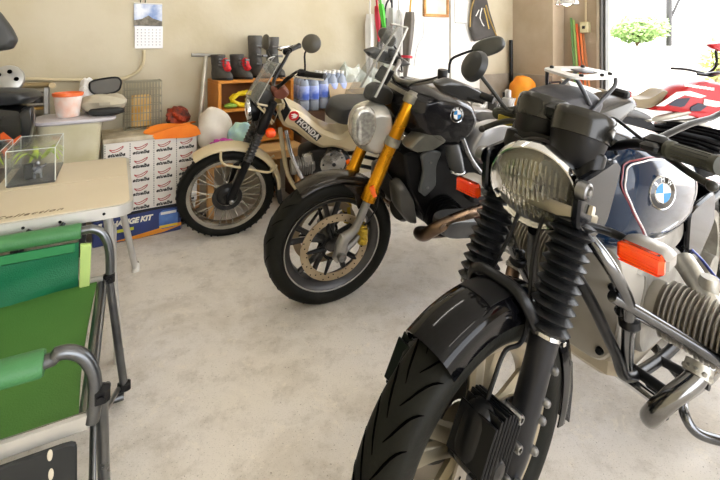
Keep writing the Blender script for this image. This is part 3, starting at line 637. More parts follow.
# ================================================================ middle motorcycle (gold forks)
F12 = bike_frame(-.16, 2.07, 66, 10)
def build_roadster():
    F = F12; t = thing('motorcycle', 'dark grey roadster motorcycle with gold forks and bronze exhaust, in the middle of the row', 'motorcycle', F)
    DGREY = mat('graphite_paint', '#1c1b1c', .2, .2, coat=.3, spec=.4, col2='#232225', nscale=2)
    GREYP = mat('grey_panel', '#6e7275', .35, .5, col2='#5e6265'); SILV = mat('silver_paint', '#b3b3b5', .3, .5, coat=.4, col2='#a5a5a8', nscale=2)
    RIMM = mat('wheel_rim_dark', '#4b4a4a', .3, .7)
    wheels = (('front_wheel', V((0, 0, .3)), .06), ('rear_wheel', V((-1.515, 0, .315)), .09))
    for nm, c, w in wheels:
        R = c.z; b = MB()
        k_ = w/.06
        torus_part(b, [(q, y*k_) for q, y in ((.212, -.04), (.228, -.046), (.23, -.038), (.214, -.024), (.208, 0), (.214, .024), (.23, .038), (.228, .046), (.212, .04), (.195, .025), (.192, 0), (.195, -.025))], c, 64)
        b.lathe([(0, -.045), (.035, -.045), (.04, 0), (.035, .045), (0, .045)], c, (0, 1, 0), 24)
        for k in range(5):
            for d in (-.13, .13):
                a = 2*pi*k/5+.3; b.tube([c+V((cos(a+d*.3), 0, sin(a+d*.3)))*.04, c+V((cos(a+d), 0, sin(a+d)))*.12, c+V((cos(a+d*1.5), 0, sin(a+d*1.5)))*.205], [.018, .012, .014], 8)
        wh = b.build(nm, RIMM, t)
        b = MB(); torus_part(b, tyre_prof(R, w, .225, 20), c, 72); b.build('tire', TYRE, wh)
        b = MB(); torus_part(b, [(.223, .048*k_), (.229, .05*k_), (.231, .046*k_), (.226, .044*k_)], c, 72); b.build('rim_edge', mat('rim_edge_polished', '#a9a9a8', .2, 1), wh)
        b = MB()
        for k in range(22):
            for sg in (-1, 1):
                pts = []; a0 = 2*pi*k/22+(.12 if sg > 0 else 0)
                for i in range(5):
                    q = i/4; th = a0+.22*q; lat = sg*w*(.12+.75*q); s_ = abs(lat)/w; hr = (R-.225)/2; rr = (R+.225)/2+hr*max(0, 1-s_**(2/.75))**.375
                    pts.append(c+V((cos(th)*rr, lat, sin(th)*rr)))
                b.tube(pts, [.0006, .002, .0024, .002, .0005], 4)
        b.build('tread_grooves', GROOVE, wh)
        if nm == 'front_wheel':
            for sg in (1, -1):
                b = MB(); disc_ring(b, c, sg*.066, .125, .16, .005, 64); d = b.build('brake_disc', DISC, wh)
                for k in range(40 if sg > 0 else 0):
                    a = 2*pi*k/40; h = MB(); h.lathe([(0, .003), (.0036, .003)], c+V((cos(a), 0, sin(a)))*(.132+.011*(k % 3))+V((0, .066, 0)), (0, 1, 0), 6); h.build('drilled_hole', GROOVE, d)
                b = MB()
                disc_ring(b, c, sg*.062, .05, .062, .008, 32)
                for k in range(5):
                    a = 2*pi*k/5; b.tube([c+V((cos(a)*.055, sg*.063, sin(a)*.055)), c+V((cos(a)*.13, sg*.068, sin(a)*.13))], [.012, .006], 8)
                b.build('disc_carrier', SATIN, wh)
    c = V((0, 0, .3)); f0, f1 = V((-.132, 0, .554)), V((-.305, 0, 1.001)); d = (f1-f0).normalized(); pf = V((d.z, 0, -d.x))
    for sy in (1, -1):
        Y = V((0, sy*.108, 0))
        b = MB(); b.lathe([(.022, -.03), (.033, -.025), (.034, .03), (.029, .04), (.0275, .26)], f0+Y, d, 24); b.lathe([(.0275, .26), (.0275, .47), (.024, .475), (0, .476)], f0+Y, d, 24); fk = b.build('fork_tube', GOLD, t); b = MB(); b.lathe([(.03, .44), (.034, .445), (.034, .478), (.024, .484), (.02, .495), (0, .496)], f0+Y, d, 20); b.build('fork_cap', ALU, fk)
        b = MB(); b.lathe([(.03, .235), (.034, .238), (.034, .272), (.03, .275)], f0+Y, d, 24); b.box(f0+Y+d*.255+V((0, sy*.03, 0)), (.02, .02, .03), ch=.004); b.build('fork_clamp', ALU, fk)
        b = MB(); ax = V((-.0, 0, .3)); b.tube([f0+Y+d*(-.02), f0+Y+d*(-.16), V((-.02, Y.y, .36)), V((-.01, Y.y, .3)), V((.015, Y.y, .27))], [.019, .019, .026, .03, .018], 16, sm=3)
        b.tube([V((-.01, Y.y, .3)), V((-.075, Y.y-sy*.01, .33)), V((-.1, Y.y-sy*.012, .36))], [.02, .014, .012], 10)
        b.tube([V((-.01, Y.y, .37)), V((-.09, Y.y-sy*.01, .39))], [.018, .012], 10)
        ft = b.build('fork_foot', mat('fork_foot_alloy', '#a4a2a0', .35, .8, col2='#8a8886'), t)
        b = MB(); b.lathe([(0, .008), (.012, .01), (.014, .016), (.018, .016), (.02, .01), (.02, -.006)], V((-.005, sy*.135, .3)), (0, sy, 0), 20); b.build('axle_cap', STEEL, ft)
        b = MB(); b.box(f0+Y+pf*(-.0)+V((0, sy*.03, .03)), (.022, .008, .06), M.Rotation(radians(-21), 3, 'Y').inverted(), .003); b.build('reflector', ORANGE2, fk)
        # caliper
        cc = V((-.118, sy*.088, .36)); rot = M.Rotation(radians(8), 3, 'Y')
        b = MB(); b.box(cc, (.045, .05, .115), rot, .014); b.box(cc+V((.0, sy*.02, .02)), (.034, .03, .04), rot, .01); b.box(cc+V((0, sy*.02, -.028)), (.034, .03, .036), rot, .01)
        ca = b.build('brake_caliper', BRASSC, t)
        b = MB(); b.tube([cc+V((0, sy*.02, .05)), V((-.17, sy*.1, .47)), V((-.165, sy*.13, .56)), V((-.2, sy*.1, .68)), V((-.26, sy*.06, .84))], .004, 8, sm=6); b.build('brake_hose', BLACK, ca)
    b = MB(); o = rnd([V(p) for p in ((-.13, -.03), (-.1, .035), (.1, .035), (.13, -.03), (.06, -.06), (-.06, -.06))], .3, 2)
    for s0 in (.25, .462): b = MB(); b.rings([[f0+d*(s0+q)+pf*p.y+V((0, p.x, 0)) for p in o] for q in (0, .02)]); b.build('fork_clamp', ALU, t)
    # fender
    sec = [(.303+.022*sin(pi*i/10)**.8, -.063*cos(pi*i/10)) for i in range(11)]; sec2 = sec+[(r-.004, w*.94) for r, w in sec[::-1]]
    b = MB(); b.arcsec(c, sec2, radians(58), radians(140), 30)
    for sy in (1, -1): b.prism([(-.02, .6), (-.13, .58), (-.15, .5), (-.1, .47), (-.07, .55)], sy*.058, sy*.075, .004)
    b.build('front_fender', mat('fender_brown_black', '#261f19', .2, .1, coat=.2, spec=.3, col2='#1f1a16'), t)
    # headlight
    hp = F.p(368, 130, 0)
    o = F.xz([(352, 118), (360, 106), (374, 101), (386, 104), (389, 122), (384, 142), (372, 153), (358, 148), (350, 135)], .0)
    b = MB(); b.puff(rnd([V(p) for p in o], .3, 3), -.095, .095, .35, 6); hl = b.build('headlight', mat('headlight_shell', '#c9c6be', .22, .4, coat=.5, col2='#b5b2aa'), t)
    for sy in (1,):
        b = MB(); o2 = F.xz([(352, 118), (357, 109), (368, 106), (376, 112), (377, 128), (370, 145), (360, 148), (352, 138)], .09)
        b.puff(rnd([V(p) for p in o2], .3, 3), .062, .103, .3, 4); b.build('lens', mat('lamp_lens', '#9b9992', .1, .6, col2='#c9c7c0', nscale=70, coat=.6), hl)
        b = MB(); b.tube([V((p[0], .096, p[1])) for p in F.xz([(358, 122), (366, 118), (371, 126), (367, 138), (360, 140)], .1)], .004, 6, closed=True, sm=3); b.build('lamp_ring', CHROME, hl)
    # small fly screen
    b = MB(); G = []
    for i in range(9):
        q = i/8; r_ = []
        base = V((-.045, 0, .99)).lerp(V((-.225, 0, 1.29)), q); wd = .08*(1-.5*q**1.5)
        for j in range(13):
            a = (j/12-.5)*2; r_.append(base+V((-.09*a*a*(1-.3*q), a*wd, .01*(1-a*a))))
        G.append(r_)
    b.sheet(G, .003); b.build('windscreen', mat('smoked_screen', '#8a8c8a', .05, trans=.6, ior=1.05, alpha=.16), t)
    b = MB(); b.tube([G[i][12] for i in range(9)], .0055, 8); b.tube([G[i][0] for i in range(9)], .0055, 8); b.tube(G[8], .004, 8); b.build('screen_edge', mat('screen_edge', '#b9b7b0', .2, .2), t)
    b = MB(); b.puff(rnd([V(p) for p in F.xz([(364, 98), (368, 86), (376, 82), (386, 84), (392, 92), (388, 104), (372, 102)], 0)], .3, 3), -.045, .045, .25, 4); b.build('instrument_cowl', mat('cowl_grey', '#24231f', .35), t)
    b = MB(); b.box(F.p(384, 75, 0), (.02, .12, .07), M.Rotation(radians(-30), 3, 'Y'), .01); b.build('instrument_panel', BLACK, t)
    # handlebar
    gL0, gL1 = V((-.43, .27, 1.075)), V((-.50, .40, 1.055)); gR0, gR1 = V((-.43, -.27, 1.075)), V((-.50, -.4, 1.055))
    b = MB(); b.tube([gL0, V((-.38, .17, 1.08)), V((-.3, .07, 1.045)), V((-.3, -.07, 1.045)), V((-.38, -.17, 1.08)), gR0], .012, 12, sm=5); b.build('handlebar', mat('bar_alloy', '#8f8d88', .3, .9), t)
    for g0, g1, sy in ((gL0, gL1, 1), (gR0, gR1, -1)):
        dg = (g1-g0).normalized(); L = (g1-g0).length
        b = MB(); b.lathe([(.012, 0), (.018, .003), (.0165, .012), (.0165, L), (0, L)], g0, dg, 18); b.build('grip', RUBBER, t)
        b = MB(); b.box(g0-dg*.03+V((.01, 0, 0)), (.05, .06, .04), ch=.01); b.lathe([(0, .03), (.02, .03), (.022, .026), (.02, -.01)], g0-dg*.05+V((.04, 0, .03)), (0, 0, 1), 14); b.build('switch_housing', BLACK, t)
        b = MB(); b.tube([g0+V((.04, 0, -.005)), g0+V((.06, sy*.05, -.01)), g1+V((.05, 0, -.01))], .006, 8, sm=3); b.build('lever', SATIN, t)
        # hand guard
        hg_ = F.xz([(432, 82), (447, 77), (466, 84), (484, 93), (491, 99), (478, 103), (458, 99), (440, 92)], .33); b = MB(); b.puff(rnd([V(p) for p in hg_], .25, 3), sy*.3, sy*.36, .2, 3); G = []
        for i in range(6):
            a = i/5; q = g0.lerp(g1, a*1.25-.1)
            G.append([q+V((.055+.035*sin(pi*a)-.03*(k/4-.5)**2, 0, .045-.022*k+(.01*sin(pi*a))))for k in range(5)])
        b.build('hand_guard', mat('hand_guard_black', '#2c2b29', .3, coat=.4), t)
        # mirrors
        if sy > 0: s_ = F.path([(449, 73, .24), (451, 60, .24), (462, 54, .27), (474, 50, .31)]); mc = F.p(488, 47, .35); tt = F.path([(470, 52, .3), (503, 40, .4)])
        else: s_ = F.path([(402, 72, -.24), (400, 56, -.27), (394, 46, -.31)]); mc = F.p(387, 37, -.36); tt = F.path([(380, 30, -.42), (394, 46, -.3)])
        b = MB(); b.tube(s_, .0055, 8, sm=3); st = b.build('mirror_stalk', BLACK, t)
        u_ = (tt[1]-tt[0]).normalized(); cdir = (F.I @ CAM-mc).normalized(); v_ = (cdir-u_*cdir.dot(u_)).normalized(); w_ = u_.cross(v_)
        rot = M((u_, w_, v_)).transposed()
        b = MB(); b.ell(mc, ((tt[1]-tt[0]).length*.5, .036, .016), 24, 12, rot, .8); mr = b.build('mirror', mat('mirror_shell', '#3b3b36', .3, coat=.5), t)
        b = MB(); b.ell(mc+V((-.006, 0, 0)), ((tt[1]-tt[0]).length*.46, .032, .0135), 20, 10, rot, .8); b.build('mirror_glass', CHROME, mr)
    # tank
    b = MB(); o = F.xz([(404, 110), (412, 92), (430, 86), (456, 92), (476, 102), (482, 116), (476, 134), (458, 150), (430, 150), (412, 138)], .14)
    b.puff(rnd([V(p) for p in o], .3, 3), -.19, .19, .38, 7); tk = b.build('fuel_tank', DGREY, t)
    q = F.p(454, 113, .17); roundel(t, (q.x, .192, q.z), .035, (-1, 0, 0), (0, -.15, 1), 'tank_badge')
    # panel below the tank front (air intake)
    for sy in (1, -1):
        b = MB(); o = F.xz([(406, 148), (421, 133), (440, 132), (447, 139), (432, 149), (414, 152)], .17); b.puff(rnd([V(p) for p in o], .2, 2), sy*.1, sy*.19, .15, 4); b.build('air_intake', mat('intake_metal', '#85857c', .35, .7, col2='#6b6b64'), t)
        b = MB(); o = F.xz([(421, 156), (430, 150), (442, 152), (436, 166), (436, 186), (425, 197), (419, 192), (424, 172)], .17); b.prism(rnd([V(p) for p in o], .2, 2), sy*.15, sy*.175, .006); rp = b.build('radiator_cowl', GREYP, t)
        for u, v in ((430, 162), (427, 187)): q = F.p(u, v, .17); b = MB(); screw(b, (q.x, sy*.176, q.z), .006, (0, sy, 0)); b.build('screw', STEEL, rp)
    b = MB(); o = F.xz([(398, 150), (415, 148), (428, 195), (420, 215), (404, 185)], .1); b.prism(rnd([V(p) for p in o], .2, 2), -.15, .15, .01); b.build('radiator', BLACK, t)
    # belly / front engine cover
    for sy in (1, -1):
        b = MB(); o = F.xz([(394, 184), (402, 180), (412, 196), (416, 224), (408, 223), (396, 208)], .12); b.puff(rnd([V(p) for p in o], .2, 2), sy*.05, sy*.15, .25, 4); b.build('belly_cover', mat('belly_grey', '#63625f', .35, .3, col2='#4d4c4a'), t)
    b = MB(); q = F.p(400, 208, .02); b.lathe([(0, .02), (.05, .02), (.065, .0), (.065, -.06)], q, (.9, .3, 0), 24); b.build('oil_filter', mat('filter_grey', '#4b4a48', .4, .3), t)
    # engine
    b = MB(); o = F.xz([(415, 175), (430, 150), (475, 148), (500, 190), (495, 222), (440, 228), (418, 222)], .1); b.puff(rnd([V(p) for p in o], .2, 3), -.15, .15, .12, 4); b.build('engine_block', mat('engine_black', '#1f2022', .45, .3, col2='#2c2d30', nscale=12), t)
    for sy in (1, -1):
        cb = V((F.p(462, 200, .3).x, 0, .44))
        b = MB(); b.lathe([(.07, .12), (.07, .24)], cb, (0, sy, 0), 24)
        for k in range(6): b.lathe([(.06, .13+k*.017), (.085, .13+k*.017), (.085, .136+k*.017), (.06, .136+k*.017)], cb, (0, sy, 0), 24)
        cy = b.build('cylinder', SATIN, t)
        b = MB(); o = [V((.12*math.copysign(abs(cos(a))**.6, cos(a)), .048*math.copysign(abs(sin(a))**.6, sin(a)))) for a in [2*pi*i/28 for i in range(28)]]
        b.rings([[cb+V((p.x*s_-.02, sy*y_, p.y*s_+.012+.12*p.x)) for p in o] for y_, s_ in ((.24, 1), (.3, 1), (.325, .93), (.335, .8), (.338, .4))]); b.build('valve_cover', mat('valve_cover_grey', '#7d7f82', .35, .7, col2='#64666a'), cy)
        b = MB(); o = [(-.62, .56), (-.6, .5), (-.72, .44), (-.9, .46), (-.88, .54)]; b.prism(rnd([V(p) for p in o], .2, 2), sy*.15, sy*.22, .012); b.build('footrest_guard', mat('guard_black', '#3a3b3e', .35, .4), t)
        # exhaust header: fat bronze elbow
        ex = [F.p(484, 209, .27), F.p(464, 216, .3), F.p(440, 226, .3), F.p(424, 235, .24), F.p(420, 232, .15), F.p(440, 232, .1), F.p(490, 225, .1)]
        b = MB(); b.tube([V((q.x, sy*q.y, q.z)) for q in ex], .027, 16, sm=6); b.build('exhaust_header', BRONZE, t)
        # throttle body and intake tube
        b = MB(); b.tube([V((q.x, sy*q.y, q.z)) for q in F.path([(452, 146, .17), (455, 160, .2), (458, 172, .22)])], [.034, .036, .03], 18, sm=3); b.build('intake_tube', mat('intake_grey', '#45474a', .35), t)
        b = MB(); q = F.p(457, 170, .22); b.lathe([(.034, -.004), (.037, -.002), (.037, .004), (.034, .006)], (q.x, sy*q.y, q.z), (0, .2, 1), 20); b.build('hose_clamp', CHROME, t)
        # silver trellis frame
        b = MB()
        for a_, r_ in (([(482, 178, .17), (497, 163, .17), (518, 144, .16)], .011), ([(462, 138, .19), (470, 158, .19), (484, 176, .19), (500, 184, .18)], .013), ([(480, 152, .16), (498, 172, .17), (510, 190, .17)], .010)):
            b.tube([V((q.x, sy*q.y, q.z)) for q in F.path(a_)], r_, 10, sm=3)
        b.build('frame_tubes', mat('frame_silver', '#a9aaac', .25, .9, col2='#8c8d90'), t)
        # side panels
        b = MB(); o = F.xz([(466, 152), (480, 128), (500, 122), (526, 126), (536, 136), (515, 143), (492, 155), (480, 166)], .15); b.puff(rnd([V(p) for p in o], .2, 2), sy*.07, sy*.17, .15, 4); b.build('side_panel', SILV, t)
    # seats
    b = MB(); o = F.xz([(482, 124), (496, 118), (530, 124), (548, 112), (552, 122), (540, 134), (505, 132)], .05); b.puff(rnd([V(p) for p in o], .3, 3), -.14, .14, .25, 5); b.build('rider_seat', mat('seat_black', '#333335', .45, bump=.08), t)
    b = MB(); o = F.xz([(526, 104), (545, 91), (568, 86), (584, 88), (592, 98), (586, 110), (560, 116), (530, 114)], .0); b.puff(rnd([V(p) for p in o], .3, 3), -.13, .13, .35, 6); b.build('passenger_seat', mat('seat_grey', '#3c3c40', .5, col2='#333337', bump=.08), t)
    b = MB(); o = F.xz([(540, 118), (590, 104), (622, 92), (628, 98), (600, 124), (556, 136)], .0); b.puff(rnd([V(p) for p in o], .2, 3), -.11, .11, .25, 5); b.build('tail', DGREY, t)
    # luggage rack
    z0 = 1.035
    b = MB(); o = rnd([V(p) for p in ((-1.28, -.1), (-1.28, .1), (-1.4, .14), (-1.62, .12), (-1.66, 0), (-1.62, -.12), (-1.4, -.14))], .25, 3)
    inn = [V((-1.46+(p.x+1.46)*.55, p.y*.5)) for p in o]
    b.rings([[V((p.x, p.y, z0)) for p in o], [V((p.x, p.y, z0+.014)) for p in o], [V((p.x, p.y, z0+.014)) for p in inn], [V((p.x, p.y, z0)) for p in inn]], True, False, True)
    rk = b.build('luggage_rack', mat('rack_pale', '#d9d8d5', .35, .4, col2='#c6c5c2'), t)
    for x, y in ((-1.35, .1), (-1.35, -.1), (-1.59, .09), (-1.59, -.09), (-1.5, .11)): b = MB(); screw(b, (x, y, z0+.018), .012, (0, 0, 1), .01); b.build('rack_bolt', BLACK, rk)
    b = MB(); b.box((-1.48, 0, z0+.016), (.09, .09, .008), ch=.003); b.build('rack_plate', mat('rack_dark', '#5b5b5e', .4, .4), rk)
    for sy in (1, -1):
        b = MB(); b.tube([V((-1.6, sy*.12, z0)), V((-1.58, sy*.135, z0-.04)), V((-1.5, sy*.14, .93)), V((-1.42, sy*.14, .86))], .011, 10, sm=4); b.tube([V((-1.32, sy*.1, z0)), V((-1.36, sy*.13, .96)), V((-1.4, sy*.14, .9))], .011, 10, sm=4); b.build('grab_rail', mat('rail_grey', '#55565a', .35, .6), t)
    b = MB(); b.box((-1.83, 0, .9), (.05, .12, .06), ch=.012); tl = b.build('tail_light', BLACK, t); b = MB(); b.box((-1.86, 0, .9), (.02, .11, .05), ch=.008); b.build('lens', mat('red_lens', '#d3161a', .2, coat=.5), tl)
    # swingarm / shaft, fender, silencer, stand
    b = MB(); b.tube([V((-.95, .1, .36)), V((-1.5, .1, .32))], [.035, .045], 14); b.lathe([(0, .06), (.06, .05), (.07, 0)], (-1.515, .1, .315), (0, 1, 0), 20); b.build('swingarm', SILV, t)
    b = MB(); b.tube([V((-.9, -.14, .25)), V((-1.15, -.18, .33)), V((-1.6, -.2, .5))], [.03, .06, .055], 18, sm=4); b.build('silencer', CHROME, t)
    b = MB(); b.arcsec((-1.515, 0, .315), [(.34, -.09), (.355, 0), (.34, .09), (.335, .09), (.35, 0), (.335, -.09)], radians(60), radians(175), 20); b.build('rear_fender', BLACK, t)
    b = MB(); e = F.I @ V((.55, 2.12, .012)); b.tube([V((-.72, .12, .28)), e], .011, 10); b.tube([e, e+V((-.04, .03, 0))], .014, 8); b.build('side_stand', SATIN, t)
    b = MB()
    for pts in (((405, 92, .02), (412, 84, .1), (428, 80, .16), (440, 76, .22)), ((398, 88, 0), (392, 76, -.05), (396, 70, -.15), (402, 72, -.24)), ((396, 128, .05), (384, 150, .08), (380, 162, .1), (392, 180, .12)), ((410, 98, .1), (402, 106, .1), (396, 124, .1), (400, 150, .13))):
        b.tube(F.path(pts), .0045, 8, sm=6)
    b.build('cables', BLACK, t)
build_roadster()
# ================================================================ far motorcycle (small beige trail bike)
FH = bike_frame(-.84, 2.76, 70, 14)
def build_trail():
    F = FH; t = thing('motorcycle', 'small beige trail motorcycle with wire-spoked front wheel, furthest of the row near the boxes', 'motorcycle', F)
    BEI = mat('beige_paint', '#cdbd9a', .3, coat=.5, col2='#c2b18d', nscale=2)
    RIM = mat('spoked_rim_alloy', '#b5b2aa', .25, .9, col2='#8f8d87'); BLK = BLACK
    for nm, c in (('front_wheel', V((0, 0, .288))), ('rear_wheel', V((-1.255, 0, .288)))):
        b = MB(); torus_part(b, [(.212, -.03), (.232, -.034), (.236, -.028), (.214, -.018), (.206, 0), (.214, .018), (.236, .028), (.232, .034), (.212, .03), (.202, 0)], c, 64)
        wh = b.build(nm, RIM, t)
        b = MB(); torus_part(b, tyre_prof(.288, .042, .23, 20, .8), c, 72); b.build('tire', TYRE, wh)
        b = MB()
        for k in range(44):
            a = 2*pi*k/44
            for sg in (-1, 1): b.box(c+V((cos(a+.03*sg)*.287, sg*.02, sin(a+.03*sg)*.287)), (.006, .02, .012), M.Rotation(-a, 3, 'Y'), .002)
        b.build('tread', TYRE, wh)
        b = MB(); b.lathe([(0, -.06), (.022, -.06), (.03, -.04), (.045, -.03), (.045, .03), (.03, .04), (.022, .06), (0, .06)], c, (0, 1, 0), 28); b.build('hub', SATIN, wh)
        for k in range(32):
            a = 2*pi*k/32; sg = 1 if k % 2 else -1; da = .38*(1 if (k//2) % 2 else -1); s_ = MB()
            s_.tube([c+V((cos(a+da)*.045, sg*.03, sin(a+da)*.045)), c+V((cos(a)*.212, sg*.004, sin(a)*.212))], .0024, 5); s_.build('spoke', mat('spoke_bright', '#e8e4d6', .25, .8), wh)
    c = V((0, 0, .288))
    b = MB(); disc_ring(b, c, .052, .06, .088, .004, 48); b.lathe([(.0, .006), (.03, .006), (.055, -.002), (.062, -.008)], c+V((0, .05, 0)), (0, 1, 0), 24); b.build('brake_disc', mat('disc_dark', '#39393a', .35, .7), t)
    f0, f1 = V((-.02, 0, .30)), V((-.26, 0, .93)); d = (f1-f0).normalized()
    for sy in (1, -1):
        Y = V((0, sy*.085, 0))
        b = MB(); b.tube([f0+Y+d*(-.035), f0+Y, f0+Y+d*.1, f0+Y+d*.26], [.02, .026, .024, .024], 18); lg = b.build('fork_leg', SATIN, t)
        b = MB(); b.lathe([(0, .02), (.009, .02), (.014, .014), (.014, 0)], f0+Y+V((0, sy*.018, -.01)), (0, sy, 0), 12); b.build('axle_nut', STEEL, lg)
        pr = []; n = 9
        for i in range(n): s0 = .25+.19*i/n; pr += [(.022, s0), (.029, s0+.0105), (.022, s0+.021)]
        b = MB(); b.lathe(pr, f0+Y, d, 20); b.build('gaiter', mat('gaiter_grey', '#303030', .3), t)
        b = MB(); b.lathe([(.02, .43), (.03, .44), (.03, .54), (.026, .55), (.026, .64), (0, .65)], f0+Y, d, 18); b.build('fork_tube', BLK, t)
        b = MB(); q = F.p(270, 131, .13); b.tube([V((q.x-.02, sy*.09, q.z)), V((q.x-.01, sy*.13, q.z))], .01, 8); i_ = b.build('indicator', BLK, t)
        b = MB(); b.ell((q.x, sy*.155, q.z), (.03, .035, .025), 16, 10, e=.8); b.build('lens', ORANGE, i_)
    b = MB(); b.box(f0+d*.45, (.05, .2, .03), M.Rotation(radians(-20), 3, 'Y'), .01); b.build('lower_fork_clamp', BLK, t)
    # fender, stays, mud flap
    sec = [(.306+.026*sin(pi*i/10)**.8, -.056*cos(pi*i/10)) for i in range(11)]; sec2 = sec+[(r-.004, w*.94) for r, w in sec[::-1]]
    b = MB(); b.arcsec(c, sec2, radians(54), radians(178), 36); fd = b.build('front_fender', BEI, t)
    b = MB(); b.prism([(-.3, .36), (-.325, .3), (-.345, .16), (-.31, .2), (-.29, .32)], -.05, .05, .003); b.build('mud_flap', RUBBER, fd)
    b = MB()
    for sy in (1, -1):
        b.tube([V((q.x, sy*q.y, q.z)) for q in F.path([(221, 151, .06), (221, 160, .075), (226, 165, .08), (243, 168, .09), (258, 171, .09), (270, 172, .08), (277, 165, .06)])], .007, 8, sm=4)
    b.build('fender_stay', BEI, fd)
    # headlight, bracket, screen
    q = F.p(247, 110, 0); hd = V((cos(radians(-5)), 0, sin(radians(-5)))).normalized()
    b = MB(); b.lathe([(.068, .0), (.074, -.02), (.07, -.06), (.04, -.1), (0, -.11)], q, hd, 28); hl = b.build('headlight', BLK, t)
    b = MB(); b.lathe([(.066, .004), (.074, .004), (.076, -.01), (.074, -.018)], q, hd, 32); b.build('rim', CHROME, hl)
    b = MB(); b.lathe([(0, .014), (.03, .012), (.055, .006), (.067, 0), (.067, -.005)], q, hd, 28); b.build('lens', mat('lamp_lens_pale', '#cfcdbf', .1, .5, col2='#a9a79b', nscale=40, coat=1), hl)
    b = MB(); G = []
    for i in range(7):
        k = i/6; base = F.p(246, 96, 0).lerp(F.p(268, 60, 0), k); wd = .12*(1-.35*k)
        G.append([base+V((-.05*a*a, a*wd, 0)) for a in [(j/10-.5)*2 for j in range(11)]])
    b.sheet(G, .003); b.build('windscreen', mat('clear_screen', '#b9bab4', .05, trans=.6, ior=1.15, alpha=.45), t)
    b = MB(); b.tube([G[i][10] for i in range(7)]+[G[6][j] for j in range(9, -1, -1)]+[G[i][0] for i in range(5, -1, -1)], .0035, 6); b.build('screen_edge', mat('screen_edge', '#b9b7b0', .2, .2), t)
    b = MB(); b.puff(rnd([V(p) for p in F.xz([(250, 96), (260, 82), (272, 86), (276, 96), (264, 104), (254, 106)], 0)], .3, 3), -.07, .07, .3, 4); b.build('meter', mat('meter_dark', '#3a3833', .4), t)
    b = MB(); b.puff(rnd([V(p) for p in F.xz([(270, 88), (284, 84), (290, 92), (282, 98), (272, 96)], 0.05)], .3, 3), -.0, .1, .3, 4); b.build('brown_pouch', mat('brown_leather', '#6f3b2a', .45), t)
    # small carrier of beige tube over the headlight bracket
    b = MB()
    for sy in (1, -1):
        b.tube([V((q.x, sy*q.y, q.z)) for q in F.path([(258, 104, .09), (268, 106, .09), (281, 104, .09), (274, 122, .09), (258, 106, .09)])], .007, 8)
        b.tube([V((q.x, sy*q.y, q.z)) for q in F.path([(264, 108, .09), (272, 124, .09)])], .006, 8)
    b.tube([V((q.x, s_*.09, q.z)) for s_, q in ((1, F.p(258, 104, .09)), (-1, F.p(258, 104, .09)))], .006, 8)
    b.build('headlight_stay', BEI, t)
    # handlebar
    g0, g1 = F.p(306, 74, .25), F.p(333, 78, .37)
    b = MB(); b.tube([g0, V((-.36, .16, 1.1)), V((-.27, .06, .98)), V((-.27, -.06, .98)), V((-.36, -.16, 1.1)), V((g0.x, -.25, g0.z))], .011, 10, sm=5); b.build('handlebar', SATIN, t)
    for sy in (1, -1):
        a, e = V((g0.x, sy*g0.y, g0.z)), V((g1.x, sy*g1.y, g1.z)); dg = (e-a).normalized()
        b = MB(); b.lathe([(.012, 0), (.02, .003), (.017, .012), (.017, .1), (.02, .118), (0, .12)], a, dg, 16); b.build('grip', RUBBER, t)
        b = MB(); b.box(a-dg*.03, (.045, .05, .045), ch=.01); b.build('switch_housing', BLK, t)
        b = MB(); b.tube([a+V((.05, 0, 0)), a+V((.06, sy*.05, 0)), e+V((.05, 0, -.01))], .006, 8, sm=3); b.build('lever', CHROME, t)
    m0, m1 = F.p(305, 80, .22), F.p(305, 53, .26); mc = F.p(311.5, 43.5, .3); cdir = (F.I @ CAM-mc).normalized()
    b = MB(); b.tube([m0, m0.lerp(m1, .55)+V((.0, 0, 0)), m1, mc], .0052, 8, sm=3); b.build('mirror_stalk', BLK, t)
    b = MB(); b.lathe([(0, .018), (.03, .016), (.048, .008), (.052, 0), (.05, -.006), (0, -.006)], mc, (cdir+V((.2, .1, .1))).normalized(), 28); mr = b.build('mirror', mat('mirror_shell_warm', '#4a463c', .35), t)
    b = MB(); b.lathe([(0, -.008), (.047, -.008), (.048, -.005)], mc, (cdir+V((.2, .1, .1))).normalized(), 28); b.build('mirror_glass', CHROME, mr)
    m0, m1 = F.p(278, 78, -.22), F.p(268, 52, -.26)
    b = MB(); b.tube([m0, m1], .005, 8); b.build('mirror_stalk', BLK, t)
    mc = F.p(266, 42, -.29); b = MB(); b.lathe([(0, .018), (.03, .016), (.048, .008), (.052, 0), (.05, -.006), (0, -.006)], mc, V((.9, .25, .1)), 24); b.build('mirror', mat('mirror_shell_warm', '#4a463c', .35), t)
    # frame covers
    b = MB(); o = F.xz([(283, 104), (290, 108), (306, 116), (322, 130), (342, 138), (356, 126), (364, 128), (366, 150), (350, 154), (335, 149), (322, 150), (308, 142), (296, 132), (284, 128), (279, 118)], .11)
    b.prism(rnd([V(p) for p in o], .25, 3), -.105, .105, .025); bd = b.build('body_cover', BEI, t)
    a_, e_ = F.p(297, 120, .112), F.p(320, 140, .112); dr = (e_-a_).normalized(); up_ = V((0, 1, 0)).cross(dr).normalized()
    if up_.z < 0: up_ = -up_
    mid = F.p(308.5, 129.5, .112)
    b = MB(); b.box(mid+V((0, -.0045, 0)), (.0, 0, 0)) if 0 else None
    o = [mid+dr*x+up_*z for x, z in ((-.1, -.022), (.1, -.022), (.1, .022), (-.1, .022))]
    b.prism([(p.x, p.z) for p in o], .104, .1085, .001); pl = b.build('name_band', mat('band_black', '#1d1b1c', .3), bd)
    b = MB(); 
    b.text('HONDA', .046, mid+V((0, -.0025, 0)), dr, up_, .0012, 0, .0018, sp=1.08); b.build('lettering', mat('letter_white', '#f3f1ec', .4), pl)
